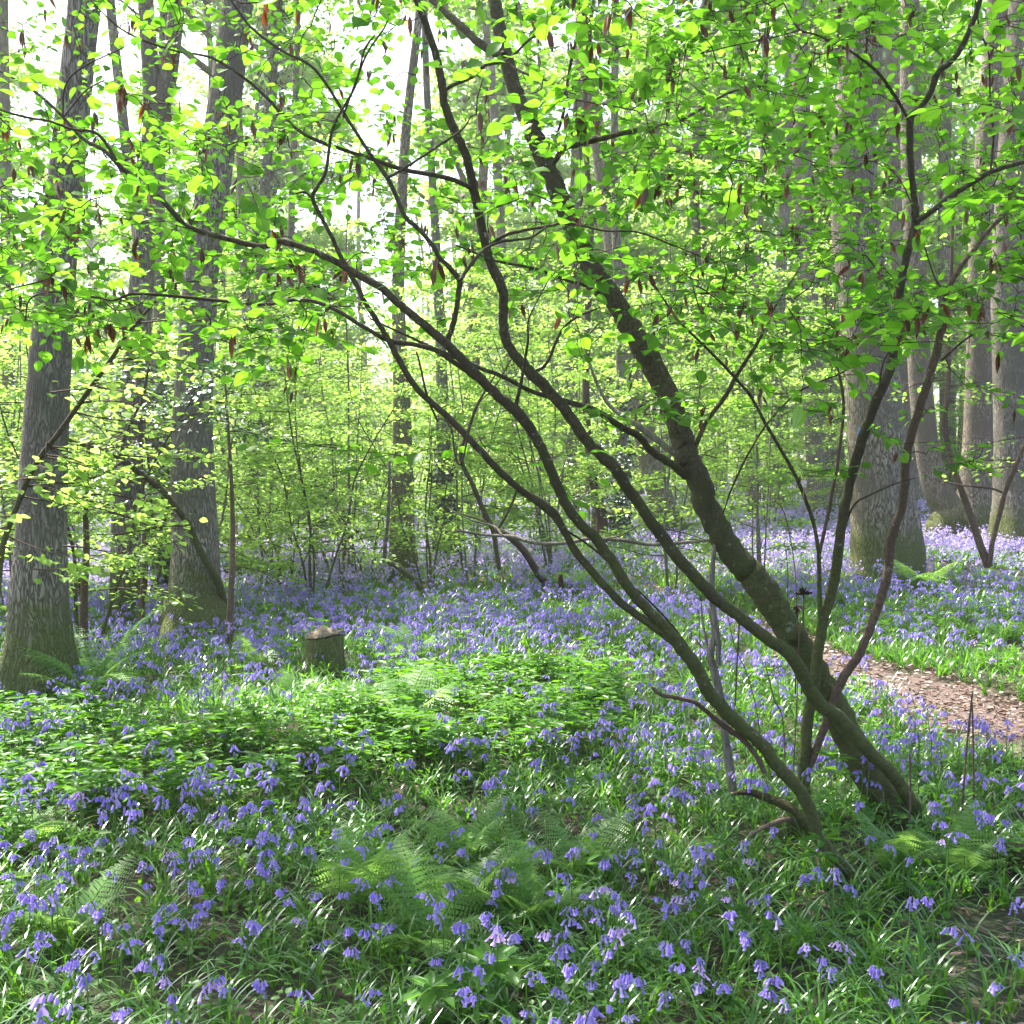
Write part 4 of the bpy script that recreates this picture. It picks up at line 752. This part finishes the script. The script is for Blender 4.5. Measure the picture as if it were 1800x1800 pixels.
V = np.concatenate([a0, a1, ridge, [g + [-.02, .02, .41]]]); q = [[i * n_ + j, i * n_ + (j + 1) % n_, (i + 1) * n_ + (j + 1) % n_, (i + 1) * n_ + j] for i in range(2) for j in range(n_)]
mb.add(V, np.array(q), np.array([[2 * n_ + j, 2 * n_ + (j + 1) % n_, 3 * n_] for j in range(n_)]), np.array([[j, (j + 1) % n_, (j + 2) % n_] for j in range(0, n_ - 2)])); mb.build("sawn_top", M['cut'], st)
def log(label, pts, d0, d1, mat, name="fallen_log", cat="log", sides=14):
    a = np.array([[*P(x, y, d0 + (d1 - d0) * i / (len(pts) - 1)), 0] for i, (x, y, w_) in enumerate(pts)]); a[:, 3] = [w_ * a[i, 1] / F / 2 for i, (x, y, w_) in enumerate(pts)]
    g = a[len(a) // 2, :3].copy(); g[2] = float(H(g[0], g[1])); r_ = thing(name, label, cat, g); q = crs(a, 5); mb = MB(); tube(mb, q[:, :3], q[:, 3], sides, .12, rgT); mb.build("log_body", M[mat], r_, smooth=True)
    q2 = q[:1, :3]; mb = MB(); T0 = norm(q[0, :3] - q[2, :3]); tube(mb, [q[0, :3] - T0 * .02, q[0, :3] + T0 * .012], [q[0, 3] * .93, q[0, 3] * .9], sides, .08, rgT); mb.build("sawn_end", M['cut'], r_); return r_
dl = dG(420, 1012); log("mossy fallen log lying across the left middle distance", [(445, 1003, 19), (425, 1001, 20), (400, 1003, 15), (370, 1007, 13), (340, 1010, 12)], dl, dl + .9, 'rot')
log("rotten mossy log under a fern at the lower right edge", [(1650, 1530, 20), (1685, 1502, 30), (1720, 1496, 36), (1770, 1500, 36), (1840, 1502, 40)], 4.35, 4.3, 'rot')
log("curved mossy root arching beside the hazel's foot", [(1290, 1395, 7), (1320, 1393, 12), (1355, 1405, 16), (1385, 1418, 18), (1405, 1435, 16), (1425, 1470, 12)], 4.6, 4.45, 'rot', "dead_branch", "branch", 8)
log("short brown broken branch beside the hazel's foot", [(1320, 1468, 5), (1345, 1453, 8), (1375, 1442, 9), (1392, 1440, 9)], 4.3, 4.5, 'red', "dead_branch", "branch", 7)
log("crumbling root stool between the hazel stems", [(1370, 1480, 20), (1385, 1462, 52), (1410, 1458, 56), (1455, 1450, 48), (1500, 1448, 26)], 4.55, 4.75, 'rot', "rotten_stool", "stump", 14)
log("thin grey stick lying in the shaded grass at lower right", [(1320, 1600, 2), (1400, 1590, 4), (1470, 1600, 4), (1520, 1615, 2)], 3.95, 3.9, 'red', "dead_branch", "branch", 5)
log("forked pale stick lying on the leaf path", [(1745, 1262, 4), (1765, 1268, 6), (1790, 1262, 5), (1800, 1255, 3)], 7.0, 6.9, 'pale', "dead_branch", "branch", 5)

# ------------------------------------------------------------------ ferns
def frond_mesh(seed, L_=.55, npair=22, arch=.9, wid=.30):
    rg = np.random.default_rng(seed); mb = MB(); s = np.linspace(0, 1, 16); th = R(64) - arch * s ** 1.2
    P_ = [np.array([0, 0, 0.0])]
    for k in range(15): P_.append(P_[-1] + np.array([math.cos(th[k]), 0, math.sin(th[k])]) * L_ / 15)
    P_ = np.array(P_); tube(mb, P_, np.linspace(.0035, .0008, 16), 4, cap=False)
    for k in range(npair):
        t = .16 + .82 * k / npair; ix = t * 15; lo = int(ix); c = P_[lo] + (P_[min(lo + 1, 15)] - P_[lo]) * (ix - lo); T_ = norm(P_[min(lo + 1, 15)] - P_[lo]); ln = L_ * wid * math.sin(math.pi * (.12 + .88 * t) ** .75) ** .8 * (1 - .2 * t)
        up = np.array([-T_[2], 0, T_[0]])
        for sg in (-1, 1):
            d = norm(np.array([0, sg, 0]) + T_ * .35 + up * rg.normal(-.1, .07)); m_ = 9; tt_ = (np.arange(m_) + .5) / m_
            bp_ = c + d * (ln * tt_)[:, None]; bp_[:, 2] -= ln * .22 * tt_ ** 2; q = np.cross(up, d); psz = ln * .175 * (1.05 - .8 * tt_)
            for s2 in (-1, 1):
                dd = q[None] * s2 * 1.0 + d[None] * .45 + np.zeros((m_, 3)); leaves(mb, KITE, bp_, dd, np.tile(up, (m_, 1)), np.maximum(psz, .004), np.full(m_, rg.random()))
            tube(mb, [c, c + d * ln * .6 - [0, 0, ln * .1], c + d * ln - [0, 0, ln * .22]], [.0015, .001, .0005], 3, cap=False)
    return mb.mesh("frond", M['fern'])
FR = [frond_mesh(1, .55, 17, 1.25, .36), frond_mesh(2, .5, 16, 1.6, .38), frond_mesh(3, .6, 18, .95, .33)]
def fern(label, px, py, nf, size, seed, open_=1.0):
    g = G(px, py); rg = np.random.default_rng(seed); r_ = thing("fern", label, "fern", g)
    for k in range(nf):
        o = link("frond", FR[rg.integers(0, 3)], r_, (rg.normal(0, .015), rg.normal(0, .015), -.01)); s = size * rg.uniform(.75, 1.15); o.scale = (s * open_, s, s); o.rotation_euler = (rg.normal(0, .12), rg.normal(0, .15), k * 6.283 / nf + rg.normal(0, .25))
for a in [("broad pale fern arching in the middle foreground", 925, 1640, 7, .72, 1), ("fern with long stalks left of the broad middle one", 745, 1680, 6, .72, 2), ("fern directly behind the broad middle one", 1000, 1560, 6, .75, 21), ("light fern left of the long-stalked one", 640, 1600, 6, .7, 22), ("feathery fern below the sunlit mound in the middle", 820, 1530, 6, .7, 23), ("fern spreading over grass between the two foreground ferns", 830, 1620, 6, .85, 3),
          ("sunlit yellow-green fern above the leafy mound", 710, 1290, 8, .95, 4), ("dark shuttlecock fern at the foot of the leftmost trunk", 155, 1245, 10, 1.35, 5), ("fresh fern against the oak's mossy foot", 1625, 1050, 9, 1.5, 6),
          ("dark fern clump left of the leaning trunk's middle", 1178, 955, 10, 2.2, 7), ("light fern standing in the bluebells behind the fallen pole", 1000, 1050, 6, 1.2, 8), ("small bright fern at the leaning trunk's base", 1570, 1535, 8, .5, 9),
          ("flat fern frond spray lying over the rotten log", 1690, 1545, 6, .55, 10), ("fern below left of the sawn stump", 525, 1240, 6, .6, 11), ("grey-green fern right of the stump", 720, 1170, 7, .9, 12),
          ("low fern in the lower left flowers", 130, 1660, 6, .55, 13), ("fern beside the lit grass under the arching stems", 1085, 990, 6, 1.2, 14), ("pale fern on the left slope below the stump", 445, 1190, 6, .8, 15),
          ("light fern by the lower left mound", 40, 1500, 6, .6, 16), ("fern in the shaded right-hand flowers beyond the path", 1760, 1130, 6, .8, 17)]: fern(*a)
# broad-leaved rosettes
def rosette(label, px, py, size, seed, mat='merc'):
    g = G(px, py); rg = np.random.default_rng(seed); r_ = thing("broad_leaved_plant", label, "plant", g); mb = MB(); h = .13 * size / .12; tube(mb, [g - [0, 0, .02], g + [0, 0, h]], [.004, .003], 6); mb.build("stem", M['bstem'], r_); mb = MB()
    for ring, (nn_, zz, s) in enumerate([(7, h, 1.0), (5, h + .01, .6)]):
        a = np.arange(nn_) * 6.283 / nn_ + ring * .6 + rg.normal(0, .12, nn_); d = np.column_stack([np.cos(a), np.sin(a), np.full(nn_, .1 + ring * .4)]); leaves(mb, LANCE, np.tile(g + [0, 0, zz], (nn_, 1)), d, np.tile([0, 0, 1.0], (nn_, 1)) + rg.normal(0, .1, (nn_, 3)), size * s * rg.uniform(.9, 1.1, nn_), rg.random(nn_))
    mb.build("leaf_whorl", M[mat], r_, smooth=True)
rosette("large grey-green whorled plant at the bottom edge of the frame", 860, 1800, .15, 1); rosette("grey-green whorled plant left of the largest at the bottom edge", 760, 1825, .12, 2); rosette("small whorled plant at the dark lower left edge", 42, 1600, .09, 3); rosette("small whorled plant in the leafy mound's front", 640, 1360, .10, 4)

# ------------------------------------------------------------------ flowers and ground cover
MERC = [(-200, 1290), (250, 1305), (420, 1290), (520, 1275), (630, 1262), (700, 1225), (850, 1205), (1075, 1215), (1100, 1290), (980, 1370), (780, 1375), (620, 1400), (500, 1450), (300, 1460), (100, 1490), (-200, 1510)]
BARE = [(1640, 1700), (1720, 1620), (1850, 1600), (1950, 1650), (1950, 1950), (1600, 1950), (1680, 1800)]
LIT = [(1040, 960), (1250, 975), (1330, 1000), (1250, 1075), (1080, 1080), (980, 1040)]
def scatter(n_, Y0, Y1, rg, pw=.5, marg=200):
    Y = (Y0 ** 2 + (Y1 ** 2 - Y0 ** 2) * rg.random(n_)) ** .5; px = rg.uniform(-marg, 1800 + marg, n_); x = (px - 900) / F * Y
    z = H(x, Y); return x, Y, z, *proj(x, Y, z)
def area(Y0, Y1, marg=200): return (1800 + 2 * marg) / F * (Y1 ** 2 - Y0 ** 2) / 2
def flowerprob(x, Y, px, py):
    pn = vnoise(x, Y, .9, 7) + .6 * vnoise(x, Y, .33, 2); patch = sstep(-.7, .6, pn)
    d = .55 * np.ones_like(x)
    d = np.where(py > 1400, .32, d); d = np.where((py > 1400) & (px > 1250), .13, d); d = np.where((py > 1380) & (px < 560), .42, d)
    mid = (py > 1040) & (py <= 1230); d = np.where(mid, 1.2, d); d = np.where((py <= 1400) & (py > 1230) & (px > 950), .8, d)
    d = np.where(inpoly(px, py, MERC), .17, d); d = np.where((px > 505) & (px < 640) & (py > 1165) & (py < 1275), .02, d); d = np.where(inpoly(px, py, LIT), .35, d); d = np.where(inpoly(px, py, BARE), .03, d)
    far = py <= 1040; d = np.where(far, 1.0, d); d = np.where(far & inpoly(px, py, LIT), .4, d)
    d = np.where((py < 1240) & (px > 1350) & (py > 1080), .55, d)
    d = np.where((px > 395) & (px < 520) & (py > 1012) & (py < 1045), .1, d)
    d = np.where((px > 640) & (px < 900) & (py > 1010) & (py < 1075), .5, d)
    return d * (.30 + .85 * patch) * sstep(.8, 1.3, pathdist(x, Y))
# bluebell shapes
def bell_shape(sides=6, rings=((0, .12), (.18, .34), (.6, .34), (.85, .5), (1.0, .72))):
    V = []; th = np.arange(sides) * 6.2832 / sides
    for z, r in rings: V.append(np.column_stack([np.cos(th) * r * .5, np.sin(th) * r * .5, np.full(sides, -z)]))
    n_ = len(rings); return np.concatenate(V), np.array([[i * sides + j, i * sides + (j + 1) % sides, (i + 1) * sides + (j + 1) % sides, (i + 1) * sides + j] for i in range(n_ - 1) for j in range(sides)])
BELL = bell_shape(); BELL2 = bell_shape(4, ((0, .15), (.35, .5), (1.0, .75)))
def bluebell(seed, h, nb, bell, simple=False):
    rg = np.random.default_rng(seed); bd = rg.uniform(.015, .045); p = [np.array([0, 0, -.01]), np.array([.01, 0, h * .5]), np.array([.012, 0, h * .82]), np.array([.02 + bd * .4, 0, h * .97]), np.array([.02 + bd, 0, h * .96])]
    pp = crs(p, 2 if simple else 4); ms = MB(); tube(ms, pp, np.linspace(.0028, .0014, len(pp)), 3 if simple else 5, cap=False); mf = MB(); bv, bf = bell
    for k in range(nb):
        t = .56 + .44 * (k / (nb - 1)) ** .9; tf = t * (len(pp) - 1); ti = min(int(tf), len(pp) - 2); q = pp[ti] + (pp[ti + 1] - pp[ti]) * (tf - ti); a = rg.normal(0, 1.5) if k < nb - 2 else rg.normal(0, .6); s = rg.uniform(.016, .021) * (1.1 - .35 * k / nb)
        o = q + np.array([math.cos(a), math.sin(a), -.25]) * rg.uniform(.006, .019); tl = np.array([math.cos(a), math.sin(a)]) * rg.uniform(-.1, 1.0)
        V = bv * s; V = V + np.column_stack([-V[:, 2] * tl[0], -V[:, 2] * tl[1], np.zeros(len(V))]); mf.add(V + o, bf, r=rg.random())
    return ms, mf
near_sh = [bluebell(k, .23 + .045 * (k % 3), 11 + k % 4, BELL) for k in range(6)]
mid_sh = [bluebell(50 + k, .22 + .04 * (k % 3), 8, BELL2, True) for k in range(5)]
protos = []
for k, (ms, mf) in enumerate(near_sh): protos.append((ms.mesh("stem", M['bstem'], smooth=True), mf.mesh("flower_head", M['bellpale' if k == 5 else 'bell'], smooth=True)))
rg = np.random.default_rng(21)
D0 = 88
n_ = int(area(2.4, 14) * D0); x, Y, z, px, py = scatter(n_, 2.4, 14, rg); dens = np.where(Y < 6, 2.9, 1.1)
ok = rg.random(n_) < flowerprob(x, Y, px, py) * dens; x, Y, z, px, py = [a[ok] for a in (x, Y, z, px, py)]
o = np.argsort(Y); vis = (px[o] > 0) & (px[o] < 1800) & (py[o] < 1960); idx = o[vis][:300]; rest = np.setdiff1d(np.arange(len(x)), idx)
wh = lambda a, b_: "in the front shade at lower right" if a > 1200 else ("among the ferns in front" if a > 650 else "in the front flowers at lower left")
tones = ["violet bluebell with nodding bells", "full-headed violet bluebell", "tall violet bluebell", "short violet bluebell", "many-belled violet bluebell", "pale lilac bluebell"]
for i in idx:
    vi = int(rg.choice(6, p=[.19, .19, .19, .19, .16, .08])); lb = tones[vi] + " " + wh(px[i], py[i])
    r_ = thing("bluebell", lb, "flower", (x[i], Y[i], z[i]), rg.random() * 6.28, "nearest bluebells " + wh(px[i], py[i])); s = rg.uniform(.62, .95); r_.scale = (s, s, s * rg.uniform(.85, 1.15)); link("stem", protos[vi][0], r_); link("flower_head", protos[vi][1], r_)
ms_, mf_, mp_ = MB(), MB(), MB(); sel = rg.integers(0, 5, len(rest)); print("mid bells", len(rest))
for k in range(5):
    ii = rest[sel == k]; rot = rg.random(len(ii)) * 6.28; sca = rg.uniform(.75, 1.2, len(ii)); rn = rg.random(len(ii)); pos = np.column_stack([x[ii], Y[ii], z[ii]]); tl = rg.normal(0, .08, (len(ii), 2))
    stamp(ms_, *flat(mid_sh[k][0]), pos, rot, sca, rn, tl); stamp(mf_, *flat(mid_sh[k][1]), pos, rot, sca, rn, tl)
kind(mf_.build("bluebell_carpet_flowers", M['bell']), 'stuff', "violet bluebell flowers covering the wood floor"); kind(ms_.build("bluebell_carpet_stems", M['bstem']), 'stuff', "green bluebell stems")
def head(seed, n_=7, s=.034, w=.045, h=.12, h0=.22):
    rg = np.random.default_rng(seed); mb = MB(); leaves(mb, KITE, np.column_stack([rg.normal(0, w * .5, n_), rg.normal(0, w * .5, n_), h0 + rg.uniform(0, h, n_)]), rg.normal(0, 1, (n_, 3)) + [0, 0, -1], rg.normal(0, 1, (n_, 3)), s * rg.uniform(.7, 1.2, n_), rg.random(n_)); return flat(mb)
mf_ = MB()
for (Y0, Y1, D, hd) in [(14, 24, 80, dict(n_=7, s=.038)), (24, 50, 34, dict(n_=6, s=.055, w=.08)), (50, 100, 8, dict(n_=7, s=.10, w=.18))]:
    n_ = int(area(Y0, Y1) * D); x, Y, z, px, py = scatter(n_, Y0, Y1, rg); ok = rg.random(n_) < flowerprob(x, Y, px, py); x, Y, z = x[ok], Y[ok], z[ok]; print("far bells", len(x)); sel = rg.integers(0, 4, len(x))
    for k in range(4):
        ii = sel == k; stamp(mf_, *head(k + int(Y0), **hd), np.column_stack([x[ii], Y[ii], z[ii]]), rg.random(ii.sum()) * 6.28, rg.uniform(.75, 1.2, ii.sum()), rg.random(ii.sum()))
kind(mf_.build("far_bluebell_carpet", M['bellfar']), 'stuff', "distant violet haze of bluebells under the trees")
# strap leaves
def tuft(seed, nb, L_, segs, wd, spread=1.0):
    rg = np.random.default_rng(seed); mb = MB()
    for k in range(nb):
        a = rg.random() * 6.283; ln = L_ * rg.uniform(.65, 1.15); th = R(rg.uniform(55, 85)); bend = rg.uniform(1.2, 2.8) * spread; p = np.array([rg.normal(0, .012), rg.normal(0, .012), -.01]); d2 = np.array([math.cos(a), math.sin(a)]); sd = np.array([-d2[1], d2[0], 0]); V = []; rr = rg.random()
        for s in range(segs + 1):
            t = s / segs; w_ = wd * (1 - t ** 2.2) + .0006; V += [p - sd * w_ / 2, p + sd * w_ / 2]; an = th - bend * t ** 1.2; p = p + np.array([d2[0] * math.cos(an), d2[1] * math.cos(an), math.sin(an)]) * ln / segs
        mb.add(np.array(V), np.array([[2 * s, 2 * s + 1, 2 * s + 3, 2 * s + 2] for s in range(segs)]), r=rr)
    return flat(mb)
mb = MB()
for (Y0, Y1, D, ar) in [(2.2, 6.5, 125, dict(nb=9, L_=.235, segs=6, wd=.0078)), (6.5, 14, 60, dict(nb=8, L_=.25, segs=3, wd=.011)), (14, 26, 22, dict(nb=6, L_=.25, segs=2, wd=.022)), (26, 60, 7, dict(nb=6, L_=.28, segs=2, wd=.05))]:
    n_ = int(area(Y0, Y1) * D); x, Y, z, px, py = scatter(n_, Y0, Y1, rg); pr = np.where(inpoly(px, py, MERC), .25, .95) * np.where(inpoly(px, py, BARE), .22, 1) * sstep(.55, 1.15, pathdist(x, Y)) * (.65 + .35 * sstep(-.5, .3, vnoise(x, Y, .5, 9)))
    ok = rg.random(n_) < pr; x, Y, z = x[ok], Y[ok], z[ok]; sel = rg.integers(0, 6, len(x)); print("tufts", len(x))
    for k in range(6):
        ii = sel == k; stamp(mb, *tuft(k + 900, **ar), np.column_stack([x[ii], Y[ii], z[ii]]), rg.random(ii.sum()) * 6.28, rg.uniform(.7, 1.25, ii.sum()), rg.random(ii.sum()))
kind(mb.build("bluebell_leaf_cover", M['strap'], smooth=True), 'stuff', "glossy arching green strap leaves of the bluebells")
# upright grass
mb = MB(); n_ = int(area(2.4, 16) * 15); x, Y, z, px, py = scatter(n_, 2.4, 16, rg); ok = rg.random(n_) < (np.where(inpoly(px, py, LIT), 1.5, 0) + sstep(.35, .8, vnoise(x, Y, .6, 13)) * .6) * sstep(1, 1.4, pathdist(x, Y)); x, Y, z = x[ok], Y[ok], z[ok]; sel = rg.integers(0, 4, len(x))
for k in range(4):
    ii = sel == k; stamp(mb, *tuft(k + 950, nb=12, L_=.26, segs=4, wd=.0045, spread=.45), np.column_stack([x[ii], Y[ii], z[ii]]), rg.random(ii.sum()) * 6.28, rg.uniform(.6, 1.1, ii.sum()), rg.random(ii.sum()))
kind(mb.build("woodland_grass", M['grass'], smooth=True), 'stuff', "thin bright upright grass in lit patches")
# dog's mercury and low leaves
def merc(seed, lod=0):
    rg = np.random.default_rng(seed); mb = MB(); h = rg.uniform(.16, .24)
    for wz, nn_, s in ((h * .5, 3, .065), (h * .78, 4, .075), (h, 5, .07), (h + .012, 3, .04)):
        a = np.arange(nn_) * 6.283 / nn_ + rg.random() * 6; d = np.column_stack([np.cos(a), np.sin(a), rg.uniform(-.15, .4, nn_)]); leaves(mb, LANCE, np.tile([0, 0, wz], (nn_, 1)) + d * .008, d, np.array([0, 0, 1.0]) + rg.normal(0, .25, (nn_, 3)), s * rg.uniform(.8, 1.2, nn_), rg.random(nn_))
    return flat(mb)
mb = MB(); n_ = int(area(4, 12) * 130); x, Y, z, px, py = scatter(n_, 4, 12, rg); ok = rg.random(n_) < np.where(inpoly(px, py, MERC), 1.0, .05) * sstep(1.1, 1.4, pathdist(x, Y)); x, Y, z = x[ok], Y[ok], z[ok]; sel = rg.integers(0, 8, len(x)); print("mercury", len(x))
for k in range(8):
    ii = sel == k; stamp(mb, *merc(k + 70), np.column_stack([x[ii], Y[ii], z[ii]]), rg.random(ii.sum()) * 6.28, rg.uniform(.6, 1.15, ii.sum()) * (1 + .35 * vnoise(x[ii], Y[ii], .45, 6)), rg.random(ii.sum()), rg.normal(0, .15, (ii.sum(), 2)))
kind(mb.build("leafy_ground_cover", M['merc'], smooth=True), 'stuff', "dense mound of low lance-leaved plants in sunlight")
mb = MB()
for (Y0, Y1, D, t, s0) in [(2.2, 8, 950, OVAL, .030), (8, 20, 110, KITE, .045), (20, 60, 26, KITE, .10)]:
    n_ = int(area(Y0, Y1) * D); x, Y, z, px, py = scatter(n_, Y0, Y1, rg); ok = rg.random(n_) < (.35 + .65 * sstep(-.3, .4, vnoise(x, Y, .8, 17))) * sstep(.8, 1.3, pathdist(x, Y)) * np.where(inpoly(px, py, BARE), .15, 1); x, Y, z = x[ok], Y[ok], z[ok]; m_ = len(x); print("low leaves", m_)
    leaves(mb, t, np.column_stack([x, Y, z + rg.uniform(.01, .12, m_)]), rg.normal(0, 1, (m_, 3)) * [1, 1, .3], np.array([0, 0, 1.0]) + rg.normal(0, .35, (m_, 3)), s0 * rg.uniform(.6, 1.3, m_), rg.random(m_))
kind(mb.build("low_green_undergrowth", M['merc']), 'stuff', "small green leaves close to the soil")
# fallen leaves
mb = MB(); n_ = int(area(2.2, 18) * 620); x, Y, z, px, py = scatter(n_, 2.2, 18, rg); pd = pathdist(x, Y); ok = rg.random(n_) < np.where(pd < 1.3, 1.0, .05) + np.where(inpoly(px, py, BARE), .45, 0); x, Y, z = x[ok], Y[ok], z[ok]; m_ = len(x); print("litter", m_)
leaves(mb, CURL, np.column_stack([x, Y, z + .018]), rg.normal(0, 1, (m_, 3)) * [1, 1, .12], np.array([0, 0, 1.0]) + rg.normal(0, .3, (m_, 3)), rg.uniform(.03, .065, m_), rg.random(m_))
kind(mb.build("fallen_leaves", M['litter']), 'stuff', "brown fallen leaves on path and bare soil")
mb = MB()
for k in range(260):
    Y = float(rg.uniform(2.6 ** .5, 13 ** .5) ** 2); px_ = rg.uniform(-50, 1850); x_ = (px_ - 900) / F * Y; a = rg.random() * 6.28; l_ = rg.uniform(.06, .28); e_ = np.array([math.cos(a), math.sin(a), 0]); c_ = np.array([x_, Y, float(H(x_, Y)) + rg.uniform(.01, .05)])
    tube(mb, crs([c_, c_ + e_ * l_ * .5 + rg.normal(0, .015, 3), c_ + e_ * l_ + rg.normal(0, .01, 3)], 2), [.004, .004, .003, .0025, .0015], 5)
kind(mb.build("fallen_twigs", M['pale']), 'stuff', "small dead twigs lying among the leaves")
print("tris", sum(len(o.data.polygons) for o in sc.objects if o.type == 'MESH'))
